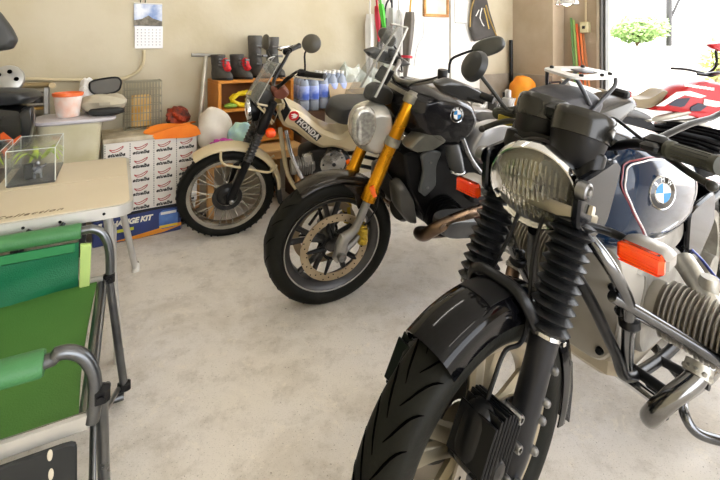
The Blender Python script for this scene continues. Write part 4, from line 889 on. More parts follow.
    q = F.p(294, 116, .107); b = MB(); b.lathe([(0, .004), (.03, .004), (.031, 0)], (q.x, .1045, q.z), (0, 1, 0), 28); bg_ = b.build('wing_badge', mat('badge_red', '#c4202a', .3, coat=.3), bd)
    b = MB(); b.prism([(q.x+.02, q.z+.012), (q.x-.004, q.z+.016), (q.x-.022, q.z+.004), (q.x-.012, q.z-.012), (q.x+.014, q.z-.016), (q.x+.004, q.z-.008), (q.x+.018, q.z-.002), (q.x+.002, q.z+.002)], .108, .1095, .0005); b.build('wing', mat('letter_white', '#f3f1ec', .4), bg_)
    b = MB(); o = F.xz([(281, 112), (287, 104), (291, 110), (284, 122)], .1); b.prism(o, -.09, .11, .008); b.build('head_cover_stripe', BLK, bd)
    # seat
    b = MB(); o = F.xz([(325, 114), (330, 102), (340, 99), (400, 99), (440, 101), (446, 109), (440, 117), (380, 118), (331, 118)], .0); b.puff(rnd([V(p) for p in o], .25, 3), -.12, .13, .15, 5); b.build('seat', mat('seat_charcoal', '#38393b', .45), t)
    b = MB(); o = F.xz([(345, 116), (380, 116), (430, 114), (440, 130), (380, 140), (352, 128)], .0); b.puff(rnd([V(p) for p in o], .2, 3), -.09, .09, .15, 4); b.build('rear_body', BEI, t)
    # engine
    b = MB(); o = F.xz([(300, 152), (322, 146), (348, 152), (356, 168), (350, 184), (318, 186), (300, 176)], .06); b.puff(rnd([V(p) for p in o], .25, 3), -.08, .07, .15, 4); en = b.build('engine_block', mat('engine_mix', '#1b1b1c', .4, .4, col2='#2c2c2d', nscale=18), t)
    q = F.p(333, 163, .1); b = MB(); b.lathe([(0, .02), (.02, .022), (.03, .016), (.066, .014), (.083, .004), (.086, -.05)], q, (0, 1, 0), 32); cv = b.build('crankcase_cover', mat('cover_silver', '#c9c7c2', .22, .85, col2='#a8a6a2'), en)
    b = MB(); b.lathe([(0, .004), (.012, .004), (.013, 0)], q+V((0, .022, 0)), (0, 1, 0), 12); b.build('cap', DSTEEL, cv)
    for sg in range(5): a = 2*pi*sg/5; b = MB(); screw(b, q+V((cos(a)*.066, .012, sin(a)*.066)), .006); b.build('screw', DSTEEL, cv)
    q0, q1 = F.p(314, 163, .04), F.p(292, 167, .04); dd = (q1-q0).normalized(); b = MB(); b.lathe([(.04, 0), (.05, .01), (.05, .02)]+[p for k in range(7) for p in ((.04, .02+k*.014), (.062, .022+k*.014), (.062, .027+k*.014), (.04, .029+k*.014))]+[(.05, .125), (.045, .15), (0, .155)], q0, dd, 24); b.build('cylinder', mat('cyl_dark', '#9c9a95', .35, .8), t)
    q = F.p(308, 160, .07); b = MB(); b.box(q, (.07, .03, .1), M.Rotation(radians(15), 3, 'Y'), .012); b.build('cylinder_head_cover', mat('cover_silver', '#c9c7c2', .22, .85, col2='#a8a6a2'), t)
    b = MB(); b.tube(F.path([(286, 130, .05), (290, 150, .08), (298, 170, .09), (306, 183, .1), (318, 190, .1), (345, 190, .09)]), .013, 12, sm=5); b.build('exhaust_pipe', CHROME, t)
    b = MB(); b.tube(F.path([(280, 128, .0), (283, 150, .0), (288, 175, 0), (296, 188, 0)]), .014, 12, sm=3); b.build('frame_tube', BEI, t)
    b = MB()
    for sy in (1, -1): b.tube([V((-.24, 0, .82)), V((-.5, sy*.06, .62)), V((-.8, sy*.08, .56)), V((-1.2, sy*.09, .7))], .013, 8, sm=3); b.tube([V((-.75, sy*.08, .45)), V((-1.255, sy*.08, .288))], .014, 8); b.tube([V((-1.23, sy*.11, .33)), V((-1.15, sy*.11, .68))], .02, 10)
    b.build('frame', SATIN, t)
    b = MB(); b.tube([V((-.7, -.1, .4)), V((-.95, -.13, .5)), V((-1.4, -.14, .68))], [.03, .045, .04], 14, sm=3); b.build('silencer', DSTEEL, t)
    b = MB(); b.arcsec((-1.255, 0, .288), [(.32, -.055), (.34, 0), (.32, .055), (.316, .055), (.335, 0), (.316, -.055)], radians(50), radians(170), 18); b.build('rear_fender', BEI, t)
    b = MB()
    for y in (-.1, .1, -.03, .03): b.tube([V((-1.05, y, .86)), V((-1.55, y, .86))], .007, 6)
    for x in (-1.05, -1.3, -1.55): b.tube([V((x, -.13, .86)), V((x, .13, .86))], .007, 6)
    b.tube([V((-1.1, .1, .86)), V((-1.1, .09, .66))], .007, 6); b.tube([V((-1.1, -.1, .86)), V((-1.1, -.09, .66))], .007, 6)
    b.build('rear_carrier', BEI, t)
    b = MB()
    for pts in (((276, 92, .08), (286, 78, .12), (298, 74, .2)), ((270, 100, .05), (274, 90, 0), (284, 80, -.1), (280, 78, -.2)), ((262, 108, .07), (256, 130, .1), (246, 160, .1), (238, 185, .09))):
        b.tube(F.path(pts), .004, 6, sm=5)
    b.build('cables', BLK, t)
    b = MB(); e = F.I @ V((-.33, 2.86, .012)); b.tube([V((-.68, .09, .3)), e], .01, 8); b.build('side_stand', SATIN, t)
build_trail()
# ================================================================ left: folding table, display cases, director's chair
TF = Frame((-.815, 1.52, 0), radians(29)); TZ = .645
def build_table():
    F = TF; t = thing('folding_table', 'cream-topped folding camping table with rounded silver rim behind the green chair', 'table', F)
    def slab(x0, y0, x1, y1, z0, z1, r=.05, n=5, rc=(1, 1, 1, 1)):
        o = []
        for (cx, cy, a0), on in zip(((x1, y1, 0), (x0, y1, 90), (x0, y0, 180), (x1, y0, 270)), rc):
            q = r if on else .004
            sx, sy = (-1 if cx == x1 else 1), (-1 if cy == y1 else 1)
            for i in range(n+1):
                a = radians(a0+90*i/n); o.append(V((cx+sx*q+q*cos(a), cy+sy*q+q*sin(a), 0)))
        return [[V((p.x, p.y, z)) for p in o] for z in (z0, z1)], o
    X0, X1, Y0, Y1 = -1.15, .03, -.02, .7
    b = MB(); R, o = slab(X0, Y0, X1, Y1, TZ-.04, TZ-.002, .055); b.rings(R); rim = b.build('table_rim', mat('table_rim_silver', '#c9c6bf', .35, .5, col2='#bab7b0'), t)
    CR = mat('table_cream', '#d6c9b0', .38, col2='#cfc2a8', nscale=2)
    ym = .345
    for y0, y1, rc in ((Y0+.012, ym-.003, (0, 0, 1, 1)), (ym+.003, Y1-.012, (1, 1, 0, 0))):
        b = MB(); R, o = slab(X0+.012, y0, X1-.012, y1, TZ-.004, TZ, .045, rc=rc); b.rings(R); tp = b.build('table_top', CR, t)
        if y0 < .1:
            b = MB(); b.text('Collection', .034, (-.18, .035, TZ+.0006), (1, 0, 0), (0, 1, 0), .0004, .45, .0003, align='RIGHT', sp=1.25); b.build('lettering', mat('table_print', '#6d5c40', .5), tp)
    LG = mat('table_leg', '#cfcfcc', .35, .6)
    for x, y, fx, fy in ((-.03, .03, F.pz(119, 362, 0).x, F.pz(119, 362, 0).y), (-.02, .66, .065, .86), (X0+.05, .05, X0, 0), (X0+.05, .66, X0, .8)):
        b = MB(); b.tube([V((x-.02, y, TZ-.03)), V((fx, fy, .012))], .015, 12); l_ = b.build('leg', LG, t)
        b = MB(); e = V((fx, fy, 0)); b.lathe([(0, 0), (.019, 0), (.019, .04), (.016, .045)], e, (0, 0, 1), 12); b.build('foot', mat('foot_cap', '#dcd9d0', .5), l_)
    b = MB(); b.tube([V((-.03, .03, .3)), V((-.03, .74, .3))], .008, 8); b.build('stretcher', LG, t)
    for u, v in ((104, 214), (60, 222), (23, 228)):
        q = F.p(u, v, Y0-.001); b = MB(); b.lathe([(0, .002), (.0045, .002), (.005, 0)], q, (0, -1, 0), 10); b.build('rivet', SATIN, rim)
    b = MB(); q = F.p(47, 227, Y0-.01); b.tube([q+V((-.05, 0, 0)), q+V((-.03, -.006, -.008)), q+V((.03, -.006, -.008)), q+V((.045, 0, .005))], .006, 8, sm=3); b.build('latch', SATIN, t)
build_table()
ACR = mat('acrylic', '#e9efec', .03, trans=.9, ior=1.15, alpha=.28)
def build_case(name, x0, y0, x1, y1, h, label, dark=True):
    F = TF; t = thing(name, label, 'display case', F)
    b = MB(); b.box(((x0+x1)/2, (y0+y1)/2, TZ+.004), (x1-x0, y1-y0, .008), ch=.002); b.build('base', mat('case_base', '#3a3a3b', .4, col2='#4b4b4c'), t)
    for nm, c, s in (('front_pane', ((x0+x1)/2, y0, TZ+.008+h/2), (x1-x0, .003, h)), ('back_pane', ((x0+x1)/2, y1, TZ+.008+h/2), (x1-x0, .003, h)), ('side_pane', (x0, (y0+y1)/2, TZ+.008+h/2), (.003, y1-y0, h)), ('side_pane', (x1, (y0+y1)/2, TZ+.008+h/2), (.003, y1-y0, h)), ('top_pane', ((x0+x1)/2, (y0+y1)/2, TZ+.008+h), (x1-x0, y1-y0, .003))):
        b = MB(); b.box(c, s); b.build(nm, ACR, t)
    EG = mat('acrylic_edge', '#eef3ee', .1, alpha=.9)
    b = MB()
    for x in (x0, x1):
        for y in (y0, y1): b.tube([V((x, y, TZ+.008)), V((x, y, TZ+h+.008))], .0016, 4)
        b.tube([V((x, y0, TZ+h+.008)), V((x, y1, TZ+h+.008))], .0016, 4)
    for y in (y0, y1): b.tube([V((x0, y, TZ+h+.008)), V((x1, y, TZ+h+.008))], .0016, 4)
    e = b.build('pane_edges', EG, t)
    return t
build_case('display_case', -.39, .385, -.235, .69, .13, 'clear acrylic display case with a leafy sprig inside, on the cream table')
build_case('display_case', -.66, .36, -.42, .7, .12, 'clear acrylic case cut off by the left edge, on the cream table')
def sprig(x, y, z, n, L, label, seed):
    rs = random.Random(seed); t = thing('leaf_sprig', label, 'plant', TF)
    for k in range(n):
        a = rs.uniform(-1.2, 1.2); b = MB(); G = []
        o = V((x+rs.uniform(-.03, .03), y+rs.uniform(-.06, .06), z+.045+rs.uniform(0, .03))); d = V((cos(a)*rs.choice((-1, 1)), sin(a)*1.6, 0))
        w_ = V((-d.y, d.x, 0)).normalized()
        for i in range(7):
            q = i/6; p = o+d*L*q+V((0, 0, .045*sin(q*2.6)-.02*q)); ww = .0085*sin(pi*min(.97, q+.06))+.0006
            G.append([p-w_*ww, p+V((0, 0, .001)), p+w_*ww])
        b.sheet(G, .0008); b.build('leaf', mat('leaf_lime', '#b9c94a', .5, col2='#7d9a35', nscale=20), t)
    b = MB(); b.tube([V((x, y, z)), V((x, y, z+.03)), V((x+.01, y, z+.05))], .002, 5); b.build('stem', mat('stem_brown', '#5b4a2c', .7), t)
sprig(-.315, .53, TZ+.008, 12, .075, 'yellow-green leaf sprig inside the clear display case on the table', 3)
sprig(-.5, .55, TZ+.008, 8, .1, 'yellow-green leaf sprig in the case at the left edge', 5)
def small_model():
    t = thing('model_figure', 'tiny silver and black model standing in the clear display case', 'model', TF)
    x, y, z = -.3, .45, TZ+.008
    b = MB(); b.box((x, y, z+.035), (.03, .02, .03), ch=.005); b.tube([(x-.01, y, z), (x-.008, y, z+.03)], .005, 8); b.tube([(x+.012, y, z), (x+.008, y, z+.03)], .005, 8); b.ell((x, y, z+.06), (.009, .009, .01), 10, 8)
    b.tube([(x-.014, y, z+.045), (x-.03, y, z+.03)], .0035, 6); b.tube([(x+.014, y, z+.045), (x+.03, y, z+.055)], .0035, 6); b.build('body', mat('model_silver', '#a9aab2', .3, .8, col2='#2f3140', nscale=60), t)
    b = MB(); b.box((x-.03, y+.01, z+.03), (.03, .03, .06), ch=.004); b.build('dark_block', BLACK, t)
small_model()
CF = Frame((-.55, .914, 0), radians(27.6))
def build_chair():
    F = CF; t = thing('folding_chair', 'green canvas folding director chair with tubular metal arms', 'chair', F)
    GR = mat('green_canvas', '#4a7834', .6, col2='#43702f', nscale=3, bump=.2, bscale=300); DG = mat('dark_green_canvas', '#0d6b45', .55, col2='#0a5e3c', nscale=4, bump=.2, bscale=300)
    SL = mat('arm_sleeve_green', '#427a48', .5, col2='#386f40', bump=.15, bscale=200)
    TB = mat('chair_tube', '#77797a', .28, .9, col2='#55575a')
    W_ = .6; ZS = .425
    # seat canvas slung between the side rails, sagging a little
    b = MB(); G = []
    for i in range(13):
        x = -.03-.5*i/12; G.append([V((x-.012*sin(pi*j/14), .012+(W_-.03)*j/14, ZS-.03*sin(pi*j/14)-.02*(i/12))) for j in range(15)])
    b.sheet(G, .004); b.build('seat', GR, t)
    # backrest at the rear (left of the frame)
    b = MB(); G = []
    for i in range(9): G.append([V((-.55-.06*i/8-.05*sin(pi*j/12), .01+(W_-.02)*j/12, .52+.4*i/8)) for j in range(13)])
    b.sheet(G, .005); b.build('backrest', GR, t)
    for y, nm in ((0, 'near'), (W_, 'far')):
        b = MB()
        if y == 0: pts = F.path([(42, 363, 0), (56, 354, 0), (72, 352, 0), (86, 359, 0), (94, 376, 0), (95, 400, 0), (92, 421, 0)])
        else: pts = F.path([(80, 231, W_), (92, 229, W_), (102, 233, W_), (108, 244, W_), (110, 258, W_), (110, 273, W_)])
        zA = pts[0].z; b.tube([V((-.6, y, zA)), V((-.3, y, zA))]+pts, .0135, 14, sm=4); b.build('armrest_tube', TB, t)
        x1 = pts[0].x+.004; b = MB(); G = []
        for i in range(2):
            x = (-.58, x1)[i]; G.append([V((x, y+.03*cos(a), zA+.022*sin(a))) for a in [2*pi*k/20 for k in range(21)]])
        b.rings([[V((x, y+q*.03*cos(2*pi*k/20), zA+q*.024*sin(2*pi*k/20))) for k in range(20)] for x, q in ((-.58, .9), (-.575, 1), (x1-.005, 1), (x1, .9))]); b.build('armrest_sleeve', SL, t)
        b = MB(); b.box((-.28, y, ZS-.005), (.54, .014, .035), ch=.004); b.build('side_rail', mat('rail_aluminium', '#c3c0b8', .35, .6), t)
        b = MB(); b.tube([V((-.6, y, zA+.0)), V((-.6, y, ZS)), V((-.56, y, .3))], .012, 10); b.tube([V((-.6, y, zA-.02)), V((-.64, y, .92))], .012, 10); b.build('back_post', TB, t)
    # dark green pocket hanging inside the far arm
    b = MB(); zf = F.p(80, 240, W_).z; G = []
    for i in range(9):
        z = zf-(zf-ZS+.01)*i/8; G.append([V((-.6+.52*j/12, W_-.018-.012*sin(i*1.1+j*.7)*(i/8), z)) for j in range(13)])
    b.sheet(G, .004); pk = b.build('side_pocket', DG, t)
    b = MB(); b.box((-.34, W_-.022, zf-.012), (.5, .008, .03), ch=.003); b.build('pocket_hem', mat('hem_green', '#2c7f4a', .5), pk)
    b = MB(); b.prism([(-.075, zf-.005), (-.045, zf-.01), (-.05, ZS), (-.078, ZS)], W_-.03, W_-.012, .002); b.build('pocket_edge', mat('lime_edge', '#b7d07a', .5), pk)
    # near side: folded black side table with slots
    b = MB(); o = rnd([V(p) for p in ((-.6, .405), (-.03, .405), (-.03, .06), (-.6, .06))], .04, 3); b.prism(o, -.028, -.016, .003); st = b.build('side_table', mat('side_table_black', '#1d1f1f', .45), t)
    for u, v in ((50, 455), (51, 474)):
        q = F.p(u, v, -.028); b = MB(); b.prism([(q.x+.0045*cos(a), q.z+.011*sin(a)) for a in [2*pi*k/14 for k in range(14)]], -.0295, -.0275, .0003); b.build('slot', mat('slot_pale', '#c9bfa9', .6), st)
    b = MB(); b.tube([V((-.035, -.022, .4)), V((-.035, -.022, .07))], .003, 6); b.build('table_edge', DSTEEL, st)
    # folding legs
    b = MB(); b.tube([V((-.02, .015, ZS-.01)), V((-.02, W_-.015, ZS-.01))], .012, 12); b.build('front_rail', TB, t)
    jn, jf = F.p(101, 394, .0), F.p(109, 278, W_)
    for q, nm in ((jn, 0), (jf, 1)):
        b = MB(); b.box(q, (.034, .03, .04), ch=.008); b.tube([q+V((0, -.02, .0)), q+V((0, .02, 0))], .007, 10); b.build('joint', BLACK, t)
    b = MB(); b.tube([jn+V((-.0, .01, 0)), F.pz(104, 478, .2), V((.02, .0, .0))+V((jn.x, 0, .012))], .0125, 12); b.build('leg', TB, t)
    ft = F.p(124, 386, W_); b = MB(); b.tube([jf, ft], .0125, 12); b.build('leg', TB, t)
    b = MB(); b.tube([jf+V((-.01, 0, 0)), V((-.02, W_*.5, .3)), V((-.01, .03, .1))], .008, 10); b.tube([jn+V((.01, .02, 0)), V((.0, W_*.5, .2)), V((.03, W_, .05))], .008, 10); b.build('cross_brace', TB, t)
    for y in (0, W_):
        b = MB(); b.tube([V((-.5, y, ZS-.02)), V((-.55, y, .012))], .0125, 12); b.build('leg', TB, t)
    b = MB(); b.tube([V((ft.x, W_, .02)), V((-.58, W_, .02))], .012, 10); b.tube([V((ft.x-.02, 0, .02)), V((-.58, 0, .02))], .012, 10); b.build('foot_bar', TB, t)
    b = MB(); b.box(ft+V((0, 0, -.0)), (.04, .03, .03), ch=.006); b.build('foot', BLACK, t)
build_chair()
# ---------------------------------------------------------------- black and orange machine cut by the left edge
def build_left_bike():
    F = Frame((-1.74, 2.15, 0), radians(24)); t = thing('motorcycle', 'black motorcycle with orange stripes, mostly cut off by the left edge', 'motorcycle', F)
    X = lambda pts, y=0: F.xz(pts, y)
    b = MB(); b.puff(rnd([V(p) for p in X([(-60, 108), (6, 104), (26, 106), (33, 112), (30, 146), (10, 158), (-60, 165)])], .15, 3), -.09, .12, .12, 5); fr = b.build('fairing', mat('fairing_black', '#141516', .25, coat=.4), t)
    b = MB(); OR = mat('stripe_orange', '#f0641c', .4)
    for pts in ([(0, 134), (3, 132), (13, 140), (20, 135), (22, 138), (13, 147), (4, 139), (0, 141)], [(0, 150), (6, 147), (11, 158), (6, 158)]):
        b = MB(); b.prism(X(pts, -.1), -.098, -.092, .001); b.build('orange_stripe', OR, fr)
    b = MB(); b.puff(rnd([V(p) for p in X([(-60, 90), (8, 88), (34, 90), (42, 96), (30, 104), (-60, 108)])], .2, 3), -.1, .14, .3, 5); b.build('seat', mat('seat_left_black', '#25272a', .35, bump=.1), t)
    b = MB(); b.puff(rnd([V(p) for p in X([(21, 108), (34, 105), (35, 122), (31, 142), (24, 142)], -.08)], .2, 3), -.12, -.06, .2, 4); b.build('side_cover', mat('cover_black_l', '#1c1d20', .3, coat=.3), t)
    b = MB(); b.lathe([(0, .02), (.04, .02), (.068, .012), (.072, 0), (.068, -.02)], F.p(8, 79, .1), (0, -1, .3), 28); dd = b.build('headlamp_unit', mat('lamp_silver', '#bdbcb8', .3, .6), t)
    for k in range(5): a = 2*pi*k/5; q = F.p(8, 79, .1)+V((cos(a)*.04, -.02, sin(a)*.04)); h = MB(); h.lathe([(0, .003), (.011, .003), (.011, 0)], q, (0, -1, .3), 10); h.build('round_hole', GROOVE, dd)
    b = MB(); b.puff(rnd([V(p) for p in X([(-26, 20), (0, 9), (14, 28), (20, 40), (15, 49), (-4, 52), (-26, 46)], -.2)], .25, 4), -.26, -.18, .35, 5); b.build('mirror', mat('mirror_cover', '#303132', .4, col2='#3a3b3b'), t)
    b = MB(); b.tube([F.p(-14, 45, -.2), F.p(-22, 70, -.1), F.p(-24, 96, 0)], .01, 8, sm=3); b.build('mirror_stalk', SATIN, t)
    for x in (-.7, .0):
        if x == .0: continue
    c0 = F.p(-70, 190, .0); R_ = .3; c = V((c0.x-.1, .0, R_))
    b = MB(); torus_part(b, tyre_prof(R_, .07, .22), c, 48); tt = b.build('tire', TYRE, t)
    b = MB(); b.tube([V((c.x, .09, R_)), V((c.x+.15, .05, .75))], .03, 12); b.tube([V((c.x, .09, R_)), V((c.x+.5, .05, .32)), V((-.12, .05, .3))], .03, 12); b.build('swingarm', SATIN, t)
    e0 = X([(-50, 160), (26, 150)]); b = MB(); b.puff([V((c.x+.35, .25)), V((-.06, .25)), V((-.02, .5)), V((-.1, .62)), V((c.x+.3, .6))], -.07, .09, .15, 4); b.build('engine', mat('engine_left', '#2b2b2d', .5, .4), t)
    b = MB(); b.tube([V((-.12, -.05, .28)), V((-.02, -.14, .012))], .012, 8); b.build('side_stand', SATIN, t)
    b = MB(); torus_part(b, tyre_prof(R_, .06, .22), V((.0, .25, R_)), 8) if 0 else None
build_left_bike()
# ================================================================ along the back wall
def rbox(u0, v0, u1, v1, y, dep, z0=None, z1=None):
    a, c = ROOM.p(u0, v0, -y), ROOM.p(u1, v1, -y)
    return (min(a.x, c.x), max(a.x, c.x), -y, -y+dep, min(a.z, c.z) if z0 is None else z0, max(a.z, c.z) if z1 is None else z1)
def bx(B, e=(x0, x1, y0, y1, z0, z1) if 0 else None): pass
def RB(mb, x0, x1, y0, y1, z0, z1, ch=.004): return mb.box(((x0+x1)/2, (y0+y1)/2, (z0+z1)/2), (x1-x0, y1-y0, z1-z0), ch=ch)
RX = lambda u, v, y: ROOM.p(u, v, -y)
# --- calendar
t = thing('wall_calendar', 'hanging wall calendar with a mountain and sky photograph above a white date sheet', 'calendar', ROOM)
x0, x1 = -3.968, -3.79
b = MB(); RB(b, x0, x1, -.012, -.004, 1.31, 1.465, .001); pic = b.build('picture_sheet', mat('calendar_sky', '#5f7fb8', .5, col2='#dfe3ea', nscale=9, ndetail=6), t)
b = MB(); b.prism([(x0, 1.312), (x1, 1.312), (x1, 1.345), (x1-.06, 1.365), (x0+.09, 1.385), (x0+.05, 1.36), (x0, 1.35)], -.0128, -.0118, .0003); b.build('hill', mat('calendar_hill', '#5a554a', .6, col2='#8c8577', nscale=30), pic)
b = MB(); RB(b, x0+.004, x1+.004, -.014, -.004, 1.155, 1.31, .001); sh = b.build('date_sheet', mat('paper_white', '#e9e8ea', .6, col2='#e2e1e4'), t)
for r in range(6):
    for c in range(7):
        q = MB(); q.box((x0+.022+.0235*c, -.0145, 1.285-.021*r), (.007, .0006, .008)); q.build('date_mark', mat('date_grey', '#a7a9b2', .6), sh)
b = MB(); b.box(((x0+x1)/2, -.013, 1.467), (x1-x0, .01, .008), ch=.002); b.build('binding', WHITE, t)
for x in (-3.93, -3.9): b = MB(); b.tube([V((x, -.008, 1.46)), V((x+.01, -.005, 1.53))], .003, 6); b.build('hook', DSTEEL, t)
# --- cable conduit on the wall
b = MB(); P = [ROOM.p(u, v, -.015) for u, v in ((144, 50), (144, 58), (142, 66), (136, 73), (122, 79), (104, 80), (60, 80), (30, 79), (10, 80))]
b.tube(P, .011, 10, sm=4); single('wall_conduit', b, mat('conduit_cream', '#c9bb98', .5), 'cream cable conduit curving down the wall below the calendar', 'conduit', F=ROOM)
# --- oil change kit box and printed carton
t = thing('kit_box', 'long dark blue oil change kit box on the floor under the white printed carton', 'box', ROOM)
KX0, KX1, KY = -4.22, -3.735, -.4
b = MB(); RB(b, KX0, KX1, KY, KY+.3, 0, .172, .004); kb = b.build('box', mat('kit_blue', '#1f2f63', .4, col2='#253a78', nscale=3, coat=.2), t)
b = MB(); b.prism([(KX0, .172-.001), (KX1, .171), (KX1, .15), (KX1-.12, .158), (KX0, .15)], KY-.0012, KY+.0005, .0003); b.build('black_band', mat('kit_black', '#141518', .4), kb)
b = MB(); b.prism([(KX0+.1, .012), (KX1, .05), (KX1, .03), (KX1-.1, .01), (KX0+.25, .002)], KY-.0012, KY+.0005, .0003); b.build('orange_band', mat('kit_orange', '#d88a22', .4), kb)
b = MB(); b.text('OIL CHANGE KIT', .044, (KX0+.15, KY-.002, .115), (1, 0, 0), (0, 0, 1), .0006, .25, .0022, sp=.95); b.build('lettering', mat('kit_letter', '#f2efdf', .5), kb)
b = MB(); b.text('series', .028, (KX0+.16, KY-.002, .07), (1, 0, 0), (0, 0, 1), .0006, .2, .001) if 0 else b.box((KX0+.17, KY-.001, .07), (.09, .002, .018)); b.build('yellow_label', mat('kit_yellow', '#c9cc3b', .5), kb)
b = MB(); b.prism(rnd([V(p) for p in ((KX1-.13, .03), (KX1-.02, .03), (KX1-.02, .13), (KX1-.04, .145), (KX1-.11, .145), (KX1-.13, .13))], .2, 2), KY-.002, KY+.0005, .0005); pb = b.build('printed_bottle', mat('kit_bottle', '#5f86c4', .4, col2='#2f4f98', nscale=8), kb)
b = MB(); RB(b, KX1-.12, KX1-.03, KY-.0035, KY-.001, .118, .134, .0003); b.build('bottle_cap', WHITE, pb)
b = MB(); RB(b, KX1-.128, KX1-.022, KY-.0035, KY-.001, .036, .052, .0003); b.build('bottle_band', mat('kit_yellow2', '#d8b92e', .5), pb)
t = thing('printed_carton', 'white carton printed with rows of red wing marks, on top of the blue kit box', 'carton', ROOM)
CX0, CX1, CY = -4.165, -3.64, -.405
WC = mat('carton_white', '#e4e0da', .6, col2='#d9d4cb', nscale=3)
b = MB(); RB(b, CX0, CX1, CY, CY+.32, .174, .6, .003); cb_ = b.build('carton_body', WC, t)
b = MB(); RB(b, CX0-.004, CX1+.002, CY-.006, CY+.326, .6, .628, .003); b.build('carton_lid', mat('carton_lid', '#cfc4ad', .65, col2='#a89c84', nscale=14), t)
RW = mat('print_red', '#b5232c', .5); BK = mat('print_black', '#23211f', .5)
nc, nr = 4, 5; cw = (CX1-CX0)/nc; rh = .42/nr
for r in range(nr):
    for c in range(nc):
        x = CX0+cw*(c+.5); z = .592-rh*(r+.42)
        b = MB()
        b.tube([V((x-.035, CY-.001, z+.006)), V((x-.018, CY-.001, z+.0)), V((x+.005, CY-.001, z+.004)), V((x+.038, CY-.001, z+.02)), V((x+.03, CY-.001, z+.006)), V((x+.008, CY-.001, z-.008)), V((x-.02, CY-.001, z-.01)), V((x-.035, CY-.001, z+.006))], .0022, 4, sm=2)
        b.build('wing_mark', RW, cb_)
        b = MB(); b.text('etuelba', .03, (x, CY-.001, z-.029), (1, 0, 0), (0, 0, 1), .0006, .4, .0012, sp=1.05); b.build('word_mark', BK, cb_)
for c in range(nc+0):
    b = MB()
    for r in range(30): b.box((CX0+cw*c+.008, CY-.001, .19+r*.0136), (.005, .0014, .008 if r % 5 else .004))
    b.build('edge_print', mat('print_grey', '#6d6a66', .5), cb_)
# --- orange cloth over the carton
b = MB(); G = []
for i in range(11):
    q = i/10; G.append([V((-3.92+.27*q+.03*sin(j*.8), CY+.16-(.16+.02*q)*min(j, 8)/8-(.004*max(0, j-8)) , .64+.012*sin(q*5+j*.6)+.02*q - (max(0, j-8)*(.02+.014*sin(q*3))) )) for j in range(11)])
b.sheet(G, .004); single('orange_cloth', b, mat('orange_cloth', '#f58a22', .7, col2='#e87518', nscale=6), 'bright orange cloth draped on top of the printed carton', 'cloth', F=ROOM)
# --- low black rack, pale storage tote and what is on it
def slabthing(name, label, catg, B, m, ch=.01, F=ROOM): b = MB(); RB(b, *B, ch); return single(name, b, m, label, catg, F=F)
t = thing('storage_bench', 'low dark bench under the pale storage tote', 'bench', ROOM)
b = MB(); RB(b, -4.6, -4.24, -.5, -.21, .46, .5, .005); b.build('top', mat('bench_black', '#26262a', .5), t)
for x in (-4.57, -4.27):
    for y in (-.47, -.24): b = MB(); RB(b, x-.018, x+.018, y-.018, y+.018, 0, .46, .003); b.build('leg', mat('bench_black', '#26262a', .5), t)
t = thing('storage_tote', 'pale translucent storage tote with a purplish lid behind the table', 'storage box', ROOM)
b = MB(); n_ = 24
def rr_(x0, x1, y0, y1, z, r=.05):
    return [V(((x0+x1)/2+(x1-x0)/2*math.copysign(abs(cos(a))**.35, cos(a)), (y0+y1)/2+(y1-y0)/2*math.copysign(abs(sin(a))**.35, sin(a)), z)) for a in [2*pi*k/n_ for k in range(n_)]]
b.rings([rr_(-4.47, -4.19, -.48, -.23, .501), rr_(-4.48, -4.17, -.49, -.22, .745)]); b.build('tub', mat('tote_pale', '#cfc9b0', .4, col2='#bfb894'), t)
b = MB(); b.rings([rr_(-4.49, -4.11, -.5, -.21, .746), rr_(-4.5, -4.1, -.51, -.2, .755), rr_(-4.5, -4.1, -.51, -.2, .768), rr_(-4.47, -4.12, -.48, -.22, .775)]); b.build('lid', mat('tote_lid', '#cbc7cb', .35, col2='#bdb8c0'), t)
ZL = .777
t = thing('plastic_cup', 'translucent white tub with an orange rim standing on the tote lid', 'cup', ROOM)
q = RX(68, 115, .4); cx, cy = q.x, -.38
b = MB(); b.lathe([(0, 0), (.055, 0), (.072, .12), (.068, .12), (.052, .006)], (cx, cy, ZL), (0, 0, 1), 28); b.build('body', mat('cup_white', '#e8b9a3', .4, col2='#ece4de', nscale=14), t)
b = MB(); b.lathe([(.071, .115), (.076, .12), (.076, .135), (.068, .135), (.066, .118)], (cx, cy, ZL), (0, 0, 1), 28); b.build('orange_rim', mat('cup_orange', '#ff7a3c', .4), t)
def crumple(name, label, catg, c, r, m, seed, F=ROOM, amp=.25, e=.9, n=26, k=18):
    rs = random.Random(seed); ph = [(rs.uniform(2, 7), rs.uniform(2, 7), rs.uniform(0, 6), rs.uniform(.3, 1)) for _ in range(7)]
    b = MB(); b.ell((0, 0, 0), (1, 1, 1), n, k, e=e)
    for i, v in enumerate(b.v):
        d = sum(w*sin(a*v.x+p+f*v.z)*cos(f*v.y-p) for a, f, p, w in ph)/3.5
        d = 1+amp*(abs(d)**.8*math.copysign(1, d)); b.v[i] = V((c[0]+v.x*r[0]*d, c[1]+v.y*r[1]*d, max(c[2], c[2]+r[2]+v.z*r[2]*d)))
    return single(name, b, m, label, catg, F=F)
q = RX(88, 105, .25)
crumple('plastic_bag', 'crumpled white plastic bag behind the orange-rimmed tub', 'bag', (q.x, -.27, ZL), (.05, .045, .1), mat('plastic_white', '#e6e6e4', .3), 11)
q = RX(108, 108, .38)
crumple('folded_clothes', 'beige folded cloth bundle on the tote lid under the black visor', 'cloth', (q.x-.02, -.33, ZL), (.115, .1, .055), mat('cloth_beige', '#c3bba6', .8, col2='#a79f8b'), 12, amp=.15, e=.7)
crumple('black_pouch', 'flat black pouch under the beige cloth bundle', 'pouch', (q.x-.01, -.46, ZL), (.09, .03, .022), mat('pouch_black', '#1c1c1c', .6), 13, amp=.1, e=.7)
